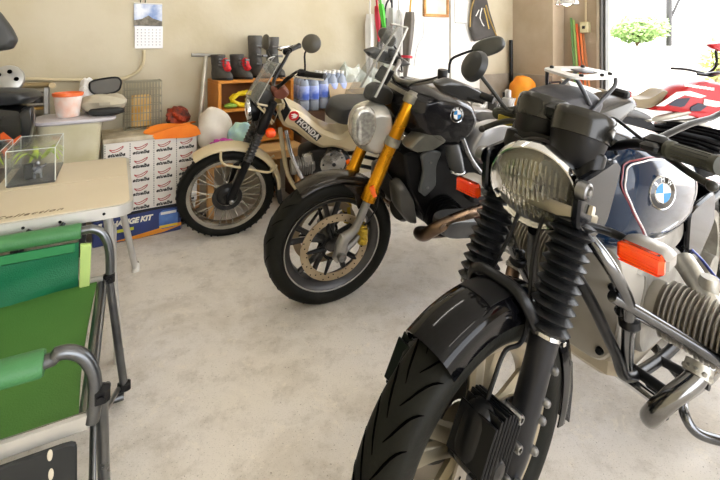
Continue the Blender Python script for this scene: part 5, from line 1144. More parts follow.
t = thing('visor_goggles', 'dark framed mesh goggles resting on the beige cloth bundle', 'goggles', ROOM)
q = RX(105.5, 89, .3); o = rnd([V((q.x+dx, q.z+dz)) for dx, dz in ((-.085, .03), (.06, .05), (.085, .02), (.07, -.04), (-.04, -.06), (-.08, -.03))], .35, 4)
qz = ZL+.11-min(p.y for p in o)+.0
o = [V((p.x, p.y+qz-.004)) for p in o]
b = MB(); b.tube([V((p.x, -.33, p.y)) for p in o], .006, 8, closed=True); b.build('frame', BLACK, t)
b = MB(); b.prism([(p.x, p.y) for p in o], -.333, -.327, .001); b.build('mesh_lens', mat('mesh_grey', '#5b5852', .5, alpha=.8), t)
# wire basket behind
t = thing('wire_basket', 'chrome wire basket standing against the wall beside the tote', 'basket', ROOM)
wx0, wx1, wz0, wz1 = -4.04, -3.82, .634, .94
for k in range(13): x = wx0+(wx1-wx0)*k/12; b = MB(); b.tube([V((x, -.2, wz1)), V((x, -.2, wz0)), V((x, -.1, wz0)), V((x, -.1, wz1))], .0028, 5); b.build('wire', mat('wire_grey', '#a9a797', .35, .8), t)
for k in range(7):
    z = wz0+(wz1-wz0)*k/6; b = MB(); b.tube([V((wx0, -.2, z)), V((wx1, -.2, z)), V((wx1, -.1, z)), V((wx0, -.1, z))], .0028 if 0 < k < 6 else .005, 5, closed=True); b.build('wire_ring', mat('wire_grey', '#a9a797', .35, .8), t)
slabthing('amber_packet', 'amber coloured packet inside the chrome wire basket', 'packet', (-4.0, -3.88, -.17, -.13, .638, .85), mat('amber_packet', '#c9963d', .5, col2='#e0c48a', nscale=12))
slabthing('wall_crate', 'dark crate on the floor behind the printed carton', 'crate', (-4.1, -3.6, -.07+0, -.012, 0, .6), mat('crate_dark', '#4a4238', .7)) if 0 else None
# wall shelf rack with silver pipes and parts (top left)
t = thing('metal_rack', 'metal shelf rack with bars behind the black motorcycle seat', 'rack', ROOM)
RK = mat('rack_metal', '#8d8a82', .35, .8)
for x in (-5.0, -4.45):
    for y in (-.18, -.04): b = MB(); RB(b, x-.012, x+.012, y-.012, y+.012, 0, .93, .002); b.build('upright', RK, t)
for z in (.83, .91): b = MB(); b.tube([V((-5.0, -.18, z)), V((-4.45, -.18, z)), V((-4.45, -.04, z)), V((-5.0, -.04, z))], .012, 8, closed=True); b.build('rail', RK, t)
b = MB(); RB(b, -5.0, -4.45, -.18, -.04, .8, .815, .002); b.build('shelf', mat('shelf_mustard', '#b58d3d', .5), t)
b = MB(); b.tube([V((-4.98, -.12, .941)), V((-4.6, -.12, .941)), V((-4.5, -.13, .941)), V((-4.43, -.15, .941)), V((-4.42, -.2, .941))], .018, 10, sm=3); single('bent_pipe', b, mat('pipe_tan', '#a3916c', .4, .5), 'tan bent pipe lying along the top of the metal rack', 'pipe', F=ROOM)
for i, (xa, za, w_) in enumerate(((-4.85, .817, .12), (-4.7, .817, .09), (-4.57, .817, .1))):
    b = MB(); RB(b, xa, xa+w_, -.165, -.06, za-.001, za+.06, .01); b.ell((xa+w_/2, -.165, za+.03), (.018, .018, .018), 10, 8)
    single('machine_part', b, mat('part_dark%d' % i, ['#2d2d2e', '#9a9a98', '#3c3936'][i], .4, .6), ['black machine part at the left of the rack shelf', 'grey metal machine part in the middle of the rack shelf', 'dark brown machine part at the right of the rack shelf'][i], 'machine part', F=ROOM)
# --- orange-brown wooden cubby
t = thing('wooden_cubby', 'orange-brown wooden shelf unit carrying the boots', 'shelf', ROOM)
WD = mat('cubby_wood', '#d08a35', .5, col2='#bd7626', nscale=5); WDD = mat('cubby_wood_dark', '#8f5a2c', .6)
cx0, cx1, cy0, cy1, ct = -3.48, -2.92, -.32, -.02, .93
for x0_, x1_ in ((cx0, cx0+.022), (cx1-.022, cx1)): b = MB(); RB(b, x0_, x1_, cy0, cy1, .457, ct-.02, .002); b.build('side_panel', WD, t)
for z in (ct-.02, .71, .48): b = MB(); RB(b, cx0+(.022 if z < ct-.03 else 0), cx1-(.022 if z < ct-.03 else 0), cy0, cy1, z, z+.02, .002); b.build('shelf_board', WD, t)
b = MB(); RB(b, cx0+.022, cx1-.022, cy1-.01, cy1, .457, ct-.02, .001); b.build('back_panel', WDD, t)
# yellow cord, green pouch in the cubby
b = MB(); pts = []
for k in range(60): a = k*.52; pts.append(V((-3.27+.1*cos(a)+.01*sin(k), -.27+.02*sin(k*.9), .79+.045*sin(a)+.01*cos(k*1.7)+.0)))
b.tube(pts, .0095, 8); single('rope_coil', b, mat('cord_yellow', '#f0d414', .45), 'coiled bright yellow rope in the top compartment of the wooden shelf unit', 'rope', F=ROOM)
crumple('green_pouch', 'small lime green pouch beside the yellow rope', 'pouch', (-3.38, -.27, .731), (.045, .035, .018), mat('pouch_green', '#8fb84a', .6), 21)
crumple('pale_pouch', 'pale tan pouch at the back of the top compartment', 'pouch', (-3.08, -.17, .731), (.08, .06, .05), mat('pouch_pale', '#c9a878', .7), 22)
# boots and shoes
def boot(name, label, catg, x, y, z, h, L, m, accent=None, rz=0, group=None):
    t = thing(name, label, catg, loc=ROOM.M @ V((x, y, z)), rz=ROOM.rz+rz, group=group)
    sec = []
    prof = [(0, L*.5, L*.5, .04), (.02, L*.52, L*.5, .045), (.045, L*.5, L*.42, .044), (.075, L*.36, L*.2, .04), (.1, L*.3, L*.08, .038), (h*.6, L*.24, L*.0, .042), (h*.97, L*.27, L*.02, .05), (h, L*.25, L*.02, .046)]
    b = MB(); R = []
    for zz, half, xc, w_ in prof:
        cxx = xc-L*.5+half*.0
        fx = half*2*.5
        R.append([V((-L*.25+xc*.5+ (half)*cos(a), w_*math.copysign(abs(sin(a))**.8, sin(a)), zz+.0)) for a in [2*pi*k/20 for k in range(20)]])
    b.rings(R); b.build('upper', m, t)
    b = MB(); b.rings([[V((-L*.25+L*.25+L*.53*cos(a), .048*sin(a), zz)) for a in [2*pi*k/20 for k in range(20)]] for zz in (0, .018)]); b.build('sole', RUBBER, t)
    if accent:
        b = MB(); b.box((L*.22, 0, .105), (.05, .035, .1), M.Rotation(radians(-30), 3, 'Y'), .008); b.build('tongue', accent, t)
    for k in range(3):
        b = MB(); b.tube([V((L*.12+L*.03*0, sg*.045, .07+k*(h-.1)/3)) for sg in (-1, 0, 1)], .006, 6) if 0 else b.tube([V((L*.1, sg*.046, .1+k*(h-.12)/3-.008*sg)) for sg in (-1, 1)], .007, 6); b.tube([V((-L*.2, sg*.045, .1+k*(h-.12)/3)) for sg in (-1, 1)], .006, 6) if 0 else b.tube([V((L*.27, -.02, .1+k*(h-.12)/3)), V((L*.27, .02, .1+k*(h-.12)/3))], .009, 6); b.build('strap', mat('strap_grey', '#6b6b6a', .35, .5), t)
RED_ = mat('boot_red', '#d02a32', .5)
sm = mat('shoe_dark', '#35332f', .6, col2='#4b4844', nscale=20)
boot('riding_shoe', 'short dark riding shoe with red tongue, left of the pair on the shelf', 'shoe', -3.42, -.2, ct, .18, .19, sm, RED_, radians(-65))
boot('riding_shoe', 'short dark riding shoe with red tongue, right of the pair on the shelf', 'shoe', -3.28, -.2, ct, .18, .19, sm, RED_, radians(-60))
bm_ = mat('boot_black', '#3c3b3a', .5, col2='#55534f', nscale=16)
boot('riding_boot', 'tall black riding boot on the wooden shelf, next to the red-tongued shoes', 'boot', -3.13, -.16, ct, .32, .22, bm_, None, radians(-70))
boot('riding_boot', 'tall black riding boot on the right end of the wooden shelf', 'boot', -2.99, -.14, ct, .31, .22, bm_, None, radians(-80))
# floor pump
t = thing('floor_pump', 'silver T-handled floor pump leaning against the wall left of the wooden shelf', 'pump', ROOM)
p0, p1 = V((-3.65, -.3, .02)), RX(206, 56, .1)
b = MB(); b.tube([p0, p1], .016, 12); b.build('barrel', mat('pump_pale', '#c8c3b4', .35, .4), t)
dx = V((1, 0, 0)); b = MB(); b.tube([p1-dx*.1+V((0, 0, .01)), p1+dx*.1], .014, 10); b.build('handle', mat('pump_grip', '#9d9b94', .4, .4), t)
b = MB(); b.box(p0, (.2, .08, .03), ch=.008); b.build('foot_plate', SATIN, t)
# --- tan cabinet between the carton and the shelf, with bags on top
t = thing('tan_bench', 'tan wooden bench behind the beige motorcycle fork, carrying the shelf unit', 'bench', ROOM)
b = MB(); RB(b, -3.6, -2.92, -.5, -.02, .385, .44, .004); b.build('apron', mat('tan_board', '#c99a5e', .6, col2='#b5824a'), t)
for x in (-3.57, -2.95):
    for y in (-.47, -.06): b = MB(); RB(b, x-.02, x+.02, y-.02, y+.02, 0, .385, .003); b.build('leg', mat('tan_board', '#c99a5e', .6), t)
b = MB(); RB(b, -3.62, -2.91, -.52, -.015, .44, .456, .003); b.build('top', mat('tan_board_lid', '#d9ac70', .6), t)
crumple('white_sack', 'large white sack on top of the tan wooden box', 'sack', (-3.52, -.38, .458), (.11, .08, .15), mat('sack_white', '#d9d3c8', .7, col2='#c9bfae'), 31, amp=.12)
crumple('mint_bag', 'mint green plastic bag beside the white sack', 'bag', (-3.37, -.45, .458), (.08, .05, .1), mat('bag_mint', '#b9dcc0', .4, col2='#9fc4d0', nscale=14), 32)
crumple('magenta_bag', 'small magenta bag in front of the white sack', 'bag', (-3.5, -.5, .458), (.08, .03, .055), mat('bag_magenta', '#c43fa3', .45), 33, amp=.3)
crumple('dark_bundle', 'dark tangled bundle of straps on top of the printed carton', 'straps', (-3.71, -.17, .632), (.07, .07, .06), mat('bundle_dark', '#2c2a28', .7, col2='#b9451f', nscale=18), 34, amp=.4)
slabthing('brown_cabinet', 'dark brown box standing behind the fork of the beige motorcycle', 'box', (-2.9, -2.69, -.4, -.1, 0, .68), mat('cab_brown', '#5a3f2c', .6))
# --- low table with bottles, cardboard and plastic sheeting
t = thing('side_bench', 'low wooden bench behind the beige motorcycle seat', 'bench', ROOM)
b = MB(); RB(b, -2.68, -1.75, -.62, -.1, .66, .69, .003); b.build('top', mat('bench_tan', '#a98f68', .6), t)
for x in (-2.64, -1.8):
    for y in (-.58, -.14): b = MB(); RB(b, x-.02, x+.02, y-.02, y+.02, 0, .66, .003); b.build('leg', mat('bench_tan', '#a98f68', .6), t)
BB = mat('bottle_blue', '#5a77d8', .15, col2='#c5d2f4', nscale=12, coat=.4); BC = mat('bottle_clear', '#cfdcf2', .1, trans=.5)
base = None; spots = [(-2.9+.085*i+.02*j, -.34+.09*j) for j in range(3) for i in range(5)]
first = None
lab = ['leftmost', 'second from the left', 'middle', 'second from the right', 'rightmost']; row = ['front', 'middle', 'back']
t0 = thing('crate_stand', 'dark stand carrying the pack of blue bottles', 'stand', ROOM); b = MB(); RB(b, -2.695, -2.42, -.42, -.1, .0, .0, 0) if 0 else RB(b, -2.99, -2.69, -.4, -.1, .0, .68, .003)
bpy.data.objects.remove(t0)
for j in range(3):
    for i in range(5):
        x, y = -2.85+.082*i+.012*j, -.36+.085*j
        z = .69 if x > -2.69 else .68
        if first is None:
            t = thing('water_bottle', '', 'bottle', loc=ROOM.M @ V((x, y, z)), rz=ROOM.rz, group='blue bottles behind the beige motorcycle')
            b = MB(); b.lathe([(0, 0), (.034, 0), (.038, .01), (.038, .07), (.035, .075), (.038, .08), (.038, .19), (.03, .225), (.014, .25), (.013, .265)], (0, 0, 0), (0, 0, 1), 20); b.build('bottle', BC, t)
            b = MB(); b.lathe([(.0385, .085), (.0392, .087), (.0392, .185), (.0385, .188)], (0, 0, 0), (0, 0, 1), 20); b.build('label_wrap', BB, t)
            b = MB(); b.lathe([(.016, .262), (.016, .28), (0, .281)], (0, 0, 0), (0, 0, 1), 14); b.build('cap', WHITE, t)
            first = t; r = t
        else:
            r = first.copy(); COL.objects.link(r); r.location = ROOM.M @ V((x, y, z))
            for ch in list(first.children): c = ch.copy(); COL.objects.link(c); c.parent = r
        r['label'] = 'blue-labelled water bottle, %s in the %s row of the pack' % (lab[i], row[j])
t = thing('cardboard_box', 'open brown cardboard box tilted behind the beige motorcycle tank', 'box', ROOM)
q = RX(308, 104, .52); bw = .3
b = MB(); RB(b, -2.66, -2.36, -.6, -.42, .691, .78, .002); b.build('box', mat('cardboard', '#b58a58', .7, col2='#a57a4a'), t)
b = MB(); b.box((-2.51, -.63, .81), (.3, .006, .12), M.Rotation(radians(30), 3, 'X'), .002); b.build('flap', mat('cardboard_flap', '#b9a688', .7), t)
b = MB(); b.box((-2.51, -.4, .82), (.3, .006, .12), M.Rotation(radians(-20), 3, 'X'), .002); b.build('flap', mat('cardboard_flap', '#b9a688', .7), t)
crumple('wrapped_parts', 'crumpled grey and purple wrapping on the low bench behind the motorcycle seat', 'wrapping', (-2.2, -.52, .692), (.13, .08, .06), mat('wrap_grey', '#a9a49c', .4, col2='#5a4f86', nscale=14), 41, amp=.45)
# plastic sheeting heap
b = MB(); G = []
rs = random.Random(5)
for i in range(22):
    q = i/21; row_ = []
    for j in range(26):
        s_ = j/25; x = -2.4+.58*s_; top = .96+.05*sin(s_*9)+.03*sin(s_*23); z = top-(top-.7)*q**1.2+.015*sin(i*1.3+j*.9); y = -.1-.22*q**.7-.03*sin(j*1.1+i*.4)
        row_.append(V((x, y, max(z, .695))))
    G.append(row_)
b.sheet(G, .004); single('plastic_sheeting', b, mat('sheet_plastic', '#dfe3dd', .25, col2='#a3aca2', nscale=7, coat=.5), 'heap of pale translucent plastic sheeting behind the windscreens', 'plastic sheet', F=ROOM)
# --- umbrellas on wall hooks
t = thing('hook_rail', 'white hook rail on the wall holding the umbrellas', 'rail', ROOM)
b = MB(); RB(b, -2.2, -1.5, -.025, -.004, 1.6, 1.66, .003); b.build('board', WHITE, t)
def umb(u, vt, vb, m, hm, label, rad=.03, y=.09, clip=None, wid=1):
    a, e = RX(u[0], vt, y), RX(u[1], vb, y); d = (a-e).normalized()
    t = thing('umbrella', label, 'umbrella', ROOM, 'umbrellas on the wall hooks')
    L = (a-e).length; b = MB(); n = 14
    R = []
    for k in range(9):
        q = k/8; r_ = rad*(.35+.65*sin(min(1, q*1.2)*pi/2))*(1 if q < .92 else .8)
        R.append([e+d*(L*q)+V((cos(a_)*r_*(1+.22*cos(4*a_+k*.2)), sin(a_)*r_*(1+.22*cos(4*a_+k*.2)), 0)) for a_ in [2*pi*i/20 for i in range(20)]])
    b.rings(R); b.build('canopy', m, t)
    b = MB(); b.tube([e-d*.06, e], .005, 6); b.build('tip', STEEL, t)
    b = MB(); b.tube([a, a+d*.12, a+d*.16+V((.02, 0, .01)), a+d*.18+V((.04, 0, 0)), a+d*.15+V((.055, 0, 0))], .009, 8, sm=4); b.build('handle', hm, t)
    if clip: q = e+d*(L*clip[1]); b = MB(); b.lathe([(rad*1.05, -.012), (rad*1.25, -.01), (rad*1.25, .01), (rad*1.05, .012)], q, d, 16); b.build('band', clip[0], t)
UW = mat('umb_white', '#e2e0db', .45, col2='#c9c7c4', nscale=4)
RDU = mat('umb_red', '#cf2f45', .5); GNU = mat('umb_green', '#52c23e', .5); BLU = mat('umb_dark', '#3a3532', .5); GRU = mat('umb_grey', '#6d675f', .5, col2='#5d5750')
umb((370, 369), 14, 88, UW, WHITE, 'white closed umbrella, leftmost on the wall hooks', .036)
umb((377, 379), 6, 42, RDU, RDU, 'short red umbrella between the white and green ones', .022, .13)
umb((381, 385), 4, 34, GNU, GNU, 'short bright green umbrella on the wall hooks', .022, .2)
umb((384, 377), 18, 62, BLU, BLACK, 'dark brown folded umbrella behind the green one', .03, .09)
umb((392, 391), 8, 90, mat('umb_silver', '#c9ccc9', .3, .3), DSTEEL, 'silver grey closed umbrella in the middle of the row', .03, .09)
umb((399, 399), 10, 86, UW, WHITE, 'white closed umbrella just left of the grey one with a red band', .022, .09)
umb((410, 405), 12, 78, GRU, mat('wood_yellow', '#d3a636', .4), 'dark grey umbrella with a yellow wooden handle and red band, rightmost on the hooks', .045, .16, (mat('band_red', '#c8283a', .5), .32))
# --- frame, papers, bag, hanging wire
t = thing('picture_frame', 'gold wooden picture frame at the top of the white wall board', 'picture frame', ROOM)
fx0, fx1 = RX(424, 10, .04).x, RX(449, 10, .04).x; fz = RX(436, 17, .04).z
for B in ((fx0, fx1, -.045, -.025, fz, fz+.03), (fx0, fx1, -.045, -.025, fz+.39, fz+.42), (fx0, fx0+.03, -.045, -.025, fz+.03, fz+.39), (fx1-.03, fx1, -.045, -.025, fz+.03, fz+.39)): b = MB(); RB(b, *B, .004); b.build('moulding', mat('frame_gold', '#c0924a', .4, .3, col2='#8e5e2c'), t)
b = MB(); RB(b, fx0+.03, fx1-.03, -.034, -.026, fz+.03, fz+.39, .001); b.build('print', mat('frame_print', '#e9dfc4', .6, col2='#d7c9a4'), t)
slabthing('hung_papers', 'white sheets of paper hung beside the gold picture frame', 'papers', (RX(455, 10, .05).x, RX(467, 10, .05).x, -.052, -.035, RX(460, 23, .05).z, 1.75), mat('paper_hung', '#eeecea', .7))
t = thing('hanging_bag', 'dark triangular apron with tan straps hanging at the top of the white wall board', 'apron', ROOM)
o = F_ = ROOM.xz([(474, -10), (484, -12), (489, 10), (497, 36), (474, 42), (470, 28)], .08*-1)
b = MB(); b.puff([V(p) for p in rnd([V(p) for p in o], .1, 2)], -.1, -.045, .15, 3); b.build('cloth', mat('apron_dark', '#4b4743', .7, col2='#3d3936'), t)
for pts in ([(486, 5), (490, 20), (497, 37)], [(476, -6), (471, 10), (470, 27)]): b = MB(); b.tube([ROOM.p(u, v, -.105) for u, v in pts], .008, 6, sm=3); b.build('strap', mat('strap_tan', '#a3884c', .6), t)
t = thing('key_bunch', 'bunch of keys on pale ribbons in front of the dark apron', 'keys', ROOM)
for k, pts in enumerate(([(482, 8), (480, 18), (484, 26)], [(484, 8), (487, 20), (489, 29)], [(479, 10), (476, 16)])): b = MB(); b.tube([ROOM.p(u, v, -.13) for u, v in pts], .006, 6, sm=2); b.build('ribbon', [WHITE, mat('ribbon_yellow', '#d4b45a', .5), WHITE][k], t)
b = MB(); b.tube([ROOM.p(u, v, -.04) for u, v in ((424, 20), (423, 36), (418, 45), (415, 58), (414, 66))], .0022, 6, sm=4); single('hanging_wire', b, DSTEEL, 'thin dark wire hanging below the gold picture frame', 'wire', F=ROOM)
# --- far corner clutter: yellow bag, red can, black pole, grey parts
crumple('yellow_bag', 'bright orange-yellow bag in the far corner beside the black pole', 'bag', (-.19, -.28, .45), (.13, .14, .19), mat('bag_yellow', '#f0a022', .55, col2='#e5851a'), 51, amp=.12)
slabthing('corner_crate', 'brown crate under the orange-yellow bag in the far corner', 'crate', (-.34, -.03, -.5, -.1, 0, .448), mat('crate_brown', '#7c6a50', .7))
t = thing('red_toolbox', 'red tool case in the far corner right of the orange-yellow bag', 'tool case', ROOM)
b = MB(); RB(b, -.34, -.03, -.8, -.54, .0, .74, .01); b.build('case', mat('case_red', '#c8412f', .4), t); b = MB(); b.tube([V((-.28, -.67, .74)), V((-.28, -.67, .79)), V((-.1, -.67, .79)), V((-.1, -.67, .74))], .01, 8); b.build('handle', BLACK, t)
b = MB(); q = RX(511, 40, .05); b.tube([V((q.x, -.06, .0)), V((q.x, -.05, q.z))], .022, 10); single('black_pole', b, SATIN, 'black pole standing in the far wall corner', 'pole', F=ROOM)
t = thing('parts_bench', 'grey metal bench near the far corner crowded with parts', 'bench', ROOM)
b = MB(); RB(b, -1.2, -.5, -.62, -.2, .5, .53, .003); b.build('top', mat('bench_grey', '#8c8a86', .5), t)
for x in (-1.17, -.53):
    for y in (-.59, -.23): b = MB(); RB(b, x-.02, x+.02, y-.02, y+.02, 0, .5, .003); b.build('leg', mat('bench_grey', '#8c8a86', .5), t)
pc = [('#c9c7c3', .14, .16), ('#8f8d8a', .1, .22), ('#55524e', .16, .18), ('#e6e4e0', .12, .12), ('#b9b7b4', .1, .2), ('#3b3a38', .13, .16)]
pn = ['pale silver', 'mid grey', 'dark grey', 'white', 'light grey', 'black']
for i, (c_, w_, h_) in enumerate(pc):
    x = -1.12+.105*i; y = -.5+.12*(i % 2)
    b = MB(); b.box((x, y, .531+h_/2*.6), (.085, .1, h_*.6), None, .012); b.lathe([(0, .0), (.03, 0), (.03, h_*.35), (.018, h_*.4), (0, h_*.4)], (x, y, .53+h_*.6), (0, 0, 1), 14); b.tube([V((x-.03, y-.06, .55)), V((x+.02, y-.07, .53+h_*.6))], .008, 8)
    single('engine_part', b, mat('part_c%d' % i, c_, .35, .6), '%s engine part on the grey metal bench, number %s along it' % (pn[i], ['one', 'two', 'three', 'four', 'five', 'six'][i]) if 0 else '%s engine part standing on the grey metal bench' % pn[i], 'engine part', 'engine parts on the far bench', F=ROOM)
slabthing('parts_carton', 'white carton on the floor in front of the grey metal bench', 'carton', (-1.15, -.8, -1.0, -.7, 0, .42), mat('carton_plain', '#e5e0dc', .6))
# ================================================================ right side: recess, lumber, switch box, outside, red-and-white bike
cols = [('#5f8a4c', 'green'), ('#8fae5a', 'pale green'), ('#d9602c', 'orange'), ('#e07a3c', 'light orange'), ('#a8683a', 'brown')]
tops = [(571, 18), (573.5, 20), (576.5, 24), (580, 27), (583, 34)]; bots = [(574, 66), (577, 67), (580, 67), (583.5, 66), (586.5, 64)]
for i, ((c_, nm), (u, v), (u2, v2)) in enumerate(zip(cols, tops, bots)):
    def onp(u, v, x): # plane room x = const
        d = ROOM.I.to_3x3() @ V(((u-360)/FP, 1, -(v-HZ)/FP)); c = ROOM.I @ CAM; return c+d*((x-c.x)/d.x)
    a = onp(u, v, .2); e = onp(u2, v2, .12); dr = (a-e); k = (e.z-.0)/dr.z; g = e-dr*k
    g.z = .01; 
    b = MB(); b.tube([g, a], .014, 4); single('lumber_stick', b, mat('stick_'+nm.replace(' ', '_'), c_, .6), '%s stick leaning in the recess beside the garage opening' % nm, 'stick', 'sticks leaning in the recess', F=ROOM)
t = thing('switch_box', 'small cream electrical switch box on the wall beside the garage opening', 'switch box', ROOM)
a = onp(583, 22, .2); e = onp(588.5, 33, .2)
b = MB(); b.box((.19, (a.y+e.y)/2, (a.z+e.z)/2), (.06, abs(a.y-e.y)+.03, a.z-e.z), ch=.006); b.build('box', mat('switch_cream', '#d8cfa4', .5), t)
b = MB(); b.tube([V((.2, (a.y+e.y)/2, a.z)), V((.2, (a.y+e.y)/2, 2.3))], .01, 8); b.build('conduit', mat('conduit_cream', '#c9bb98', .5), t)
b = MB(); b.box((.158, (a.y+e.y)/2, (a.z+e.z)/2), (.008, .03, .03), ch=.002); b.build('button', BLACK, t)
# hanging lamp
t = thing('hanging_lamp', 'silver lamp shade hanging at the top of the picture before the pier', 'lamp', loc=Wd(567, 2, 3.6)+V((0, 0, -.02)))
b = MB(); b.lathe([(.085, 0), (.09, .004), (.07, .05), (.03, .09), (.02, .1), (.0, .1)], (0, 0, 0), (0, 0, 1), 28); b.build('shade', CHROME, t)
b = MB(); b.ell((0, 0, .015), (.035, .035, .03), 16, 10); b.build('bulb', mat('lamp_bulb', '#fff6e0', .3, emit='#fff2d0', es=1.5), t)
zc = HC-t.location.z; b = MB(); b.tube([V((0, 0, .1)), V((0, 0, zc))], .004, 6); b.build('cord', BLACK, t)
# ---- outside
OUT = M.Identity(4)
def gp(u, d, z=0): return V(((u-360)/FP*d, d, z))
b = MB(); b.box((0, 0, 1.6), (9, .2, 3.2)); fw = b
w_ = gp(700, 12.5); b2 = MB(); b2.box((w_.x+.5, w_.y+1.2, 1.6), (9, .2, 3.2), M.Rotation(radians(-8), 3, 'Z')); single('neighbour_house', b2, mat('house_wall', '#f0eeea', .8, col2='#e6e2dc'), 'pale house wall across the road', 'house')
def shrub(name, u, d, r, h, n, label, cols_, z0=0, seed=1):
    rs = random.Random(seed); base = gp(u, d, z0); t = thing(name, label, 'shrub', loc=base)
    b = MB()
    for k in range(7): a = rs.uniform(0, 6.3); q = rs.uniform(.2, .8); b.tube([V((0, 0, 0)), V((cos(a)*r*q*.5, sin(a)*r*q*.5, h*.5)), V((cos(a)*r*q, sin(a)*r*q, h*.85))], [.03, .02, .008], 6)
    b.build('branches', mat('branch_brown', '#6d5a40', .8), t)
    b = MB()
    for k in range(n):
        while 1:
            p = V((rs.uniform(-1, 1), rs.uniform(-1, 1), rs.uniform(-1, 1)))
            if .25 < p.length < 1: break
        p = V((p.x*r, p.y*r, h*.55+p.z*h*.45)); a = rs.uniform(0, 6.3); d_ = V((cos(a), sin(a), rs.uniform(-.8, .5))).normalized(); L = rs.uniform(.07, .14)
        s_ = d_.orthogonal().normalized()*L*.3
        b.add([p, p+d_*L*.5+s_, p+d_*L, p+d_*L*.5-s_], [[0, 1, 2, 3]])
    o = b.build('foliage', mat(name+'_leaf'+str(seed), cols_[0], .6, col2=cols_[1], nscale=3), t); o['kind'] = 'stuff'
shrub('garden_shrub', 637, 10.2, .6, .75, 2200, 'big green shrub across the road, left of the black post', ('#7d9c5a', '#a8bf7d'), z0=1.115, seed=1)
shrub('garden_shrub', 718, 8.6, .28, 1.4, 500, 'yellow-green shrub at the right edge across the road', ('#b3bf62', '#8aa04e'), z0=.0, seed=2)

b = MB(); q = gp(669, 10.0)
q.z = 1.1; b.tube([q, q+V((-.0, 0, 3.2))], .06, 10); b.tube([q+V((0, 0, .55)), q+V((.2, 0, 1.0)), q+V((.5, 0, 1.5))], .03, 8); single('black_post', b, mat('post_black', '#3a3836', .5), 'dark post with a slanting brace across the road', 'post')
t = thing('window_grille', 'barred window grille on the pale house across the road', 'grille', loc=gp(696, 12.55))
for k in range(8): b = MB(); b.box((-.25+.07*k, 0, 1.75), (.02, .02, 1.1)); b.build('bar', mat('grille_brown', '#b5a58c', .5), t)
for z in (1.22, 1.6, 2.0, 2.3): b = MB(); b.box((0, 0, z), (.56, .025, .02)); b.build('cross_bar', mat('grille_brown', '#b5a58c', .5), t)
# low row of stones / planter under the shrub
t = thing('garden_bed', 'pale garden wall under the green shrub across the road', 'garden wall', loc=gp(650, 10.2)); b = MB(); b.box((0, 0, .56), (3.4, 1.3, 1.1), M.Rotation(radians(-6), 3, 'Z'), .03); b.build('wall', mat('planter_stone', '#dcd6cc', .8), t)
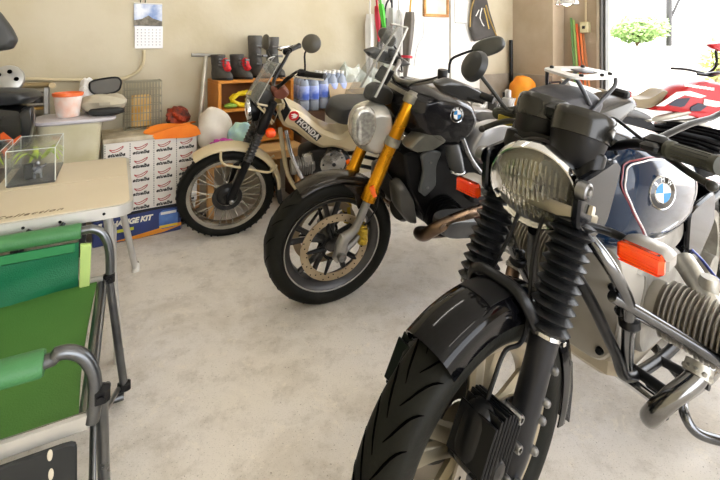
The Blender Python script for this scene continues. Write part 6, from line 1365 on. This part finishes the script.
# ---- red and white trail bike standing outside, facing right
FR = Frame((0, 0, 0), 0)
FRB = Frame((2.0, 3.38, 0), radians(-10), 0)
def build_red():
    # local x to the right (bike faces right)
    F = FRB; t = thing('motorcycle', 'white and red off-road motorcycle with a tan seat at the garage opening', 'motorcycle', F)
    RD = mat('red_plastic', '#b00a14', .3, coat=.1, col2='#a50812'); WH = mat('bike_white', '#efefec', .35, coat=.3); TAN = mat('tan_seat', '#7d6f55', .55, col2='#8c7d60', bump=.1)
    X = lambda pts, y=0: F.xz(pts, y)
    P = lambda pts, r=.2, k=3, y=0: rnd([V(p) for p in X(pts, y)], r, k)
    b = MB(); b.puff(P([(598, 88), (612, 92), (632, 98), (645, 97), (660, 88), (664, 90), (656, 101), (646, 107), (632, 107), (612, 100), (598, 94)]), -.11, .11, .12, 4); b.build('seat', TAN, t)
    b = MB(); b.puff(P([(638, 108), (654, 101), (674, 84), (690, 78), (712, 81), (740, 92), (744, 106), (722, 114), (690, 117), (664, 110)]), -.15, .15, .15, 5); tk = b.build('tank_shroud', RD, t)
    # white and black graphic blocks
    q = F.p
    for pts, m in (([(656, 106), (677, 92), (690, 91), (706, 96), (700, 98), (684, 95), (672, 101), (664, 106)], WH), ([(704, 99), (722, 102), (734, 104), (716, 107), (703, 105)], WH), ([(668, 105), (676, 99), (690, 98), (684, 106), (680, 107)], mat('graphic_dark', '#2a2a3c', .4)), ([(690, 107), (698, 103), (708, 105), (700, 111), (690, 111)], mat('graphic_dark', '#2a2a3c', .4))):
        b = MB(); b.prism(X(pts, -.15), -.158, -.146, .001); b.build('graphic', m, tk)
    b = MB(); a_, e_ = q(686, 85, -.15), q(712, 89, -.15); b.text('BAJA', .0, a_, (1, 0, 0), (0, 0, 1)) if 0 else [b.box(a_.lerp(e_, k/7)+V((0, -.005, 0)), (.022, .003, .02)) for k in range(8)]; b.build('white_lettering', WHITE, tk)
    b = MB(); b.puff(P([(598, 95), (622, 104), (648, 108), (664, 108), (700, 112), (690, 116), (650, 120), (630, 116), (600, 104)]), -.12, .12, .12, 4); b.build('side_panel', WH, t)
    b = MB(); b.prism(X([(610, 101), (632, 108), (640, 112), (634, 114), (612, 105)], -.12), -.126, -.118, .001); b.build('black_stripe', mat('graphic_dark', '#2a2a3c', .4), t)
    b = MB(); b.puff(P([(560, 78), (600, 90), (612, 98), (596, 98), (566, 86)]), -.09, .09, .15, 3); b.build('rear_fender', WH, t)
    b = MB(); b.puff(P([(738, 92), (775, 84), (815, 100), (812, 106), (775, 95), (740, 104)]), -.1, .1, .15, 3); b.build('front_fender', RD, t)
    b = MB(); b.puff(P([(600, 108), (626, 112), (650, 120), (652, 136), (630, 140), (606, 128)]), -.1, .1, .15, 3); b.build('air_box', BLACK, t)
    b = MB(); b.tube([q(636, 120, -.05), q(660, 118, -.12), q(688, 112, -.13), q(706, 108, -.1)], .022, 10, sm=3); b.build('frame_spar', mat('spar_grey', '#a9a69c', .35, .7), t)
    b = MB(); b.puff(P([(656, 124), (672, 116), (698, 116), (710, 128), (704, 150), (664, 152)]), -.11, .11, .15, 4); en = b.build('engine', mat('engine_red_bike', '#b4b0a6', .4, .7, col2='#7c786f', nscale=18), t)
    c_ = q(668, 134, -.12); b = MB(); b.lathe([(0, .02), (.05, .02), (.065, .008), (.065, -.02)], c_, (0, -1, 0), 24); b.build('clutch_cover', ALU, en)
    RR = .33
    xs_ = q(592, 130, 0).x, q(800, 130, 0).x
    for nm, x in (('rear_wheel', xs_[0]), ('front_wheel', xs_[0]+1.42)):
        c = V((x, 0, RR)); b = MB(); torus_part(b, [(.235, -.03), (.25, -.034), (.25, .034), (.235, .03)], c, 48); b.lathe([(0, -.06), (.04, -.05), (.04, .05), (0, .06)], c, (0, 1, 0), 20); w = b.build(nm, CHROME, t)
        b = MB(); torus_part(b, tyre_prof(RR, .05, .25), c, 56); b.build('tire', TYRE, w)
        for k in range(24): a = 2*pi*k/24; s_ = MB(); s_.tube([c+V((cos(a+.3*(-1)**k)*.04, .03*(-1)**k, sin(a+.3*(-1)**k)*.04)), c+V((cos(a)*.236, 0, sin(a)*.236))], .002, 4); s_.build('spoke', CHROME, w)
    b = MB()
    for sy in (1, -1): b = MB(); b.tube([V((xs_[0]+1.42, sy*.1, RR)), V((xs_[0]+1.1, sy*.1, 1.0))], .024, 10); b.build('fork_leg', mat('fork_grey', '#6b6a68', .35, .7), t); b = MB(); b.tube([V((xs_[0], sy*.08, RR)), V((xs_[0]+.5, sy*.06, .45))], .022, 8); b.build('swingarm', mat('fork_grey', '#6b6a68', .35, .7), t)
    hb = q(706, 74, 0)
    b = MB(); b.tube([V((xs_[0]+1.1, 0, 1.0)), hb+V((0, .0, 0)), hb+V((-.02, -.2, .02)), hb+V((-.06, -.36, .02))], .012, 8, sm=3); b.tube([hb, hb+V((-.02, .2, .02)), hb+V((-.06, .36, .02))], .012, 8, sm=3); b.build('handlebar', SATIN, t)
    b = MB(); b.tube([q(697, 74, -.1), q(712, 76, -.1), q(722, 72, -.08)], .01, 8); b.build('lever', SATIN, t)
    b = MB(); b.puff(P([(707, 44), (722, 42), (730, 48), (724, 53), (712, 49)], y=-.15), -.17, -.1, .25, 3); b.build('hand_guard', RD, t)
    b = MB(); b.tube([q(716, 50, -.13), q(716, 66, -.1), hb], .01, 6, sm=3); b.build('guard_stay', SATIN, t)
    b = MB(); b.tube([q(650, 118, -.1), q(628, 112, -.13), q(602, 108, -.15), q(580, 98, -.15)], [.02, .035, .045, .04], 12, sm=3); b.build('silencer', mat('muffler_grey', '#6e6f70', .35, .6), t)
    b = MB(); b.tube([V((xs_[0]+.55, -.08, .35)), V((xs_[0]+.55, -.28, .015))], .012, 8); b.build('side_stand', SATIN, t)
build_red()
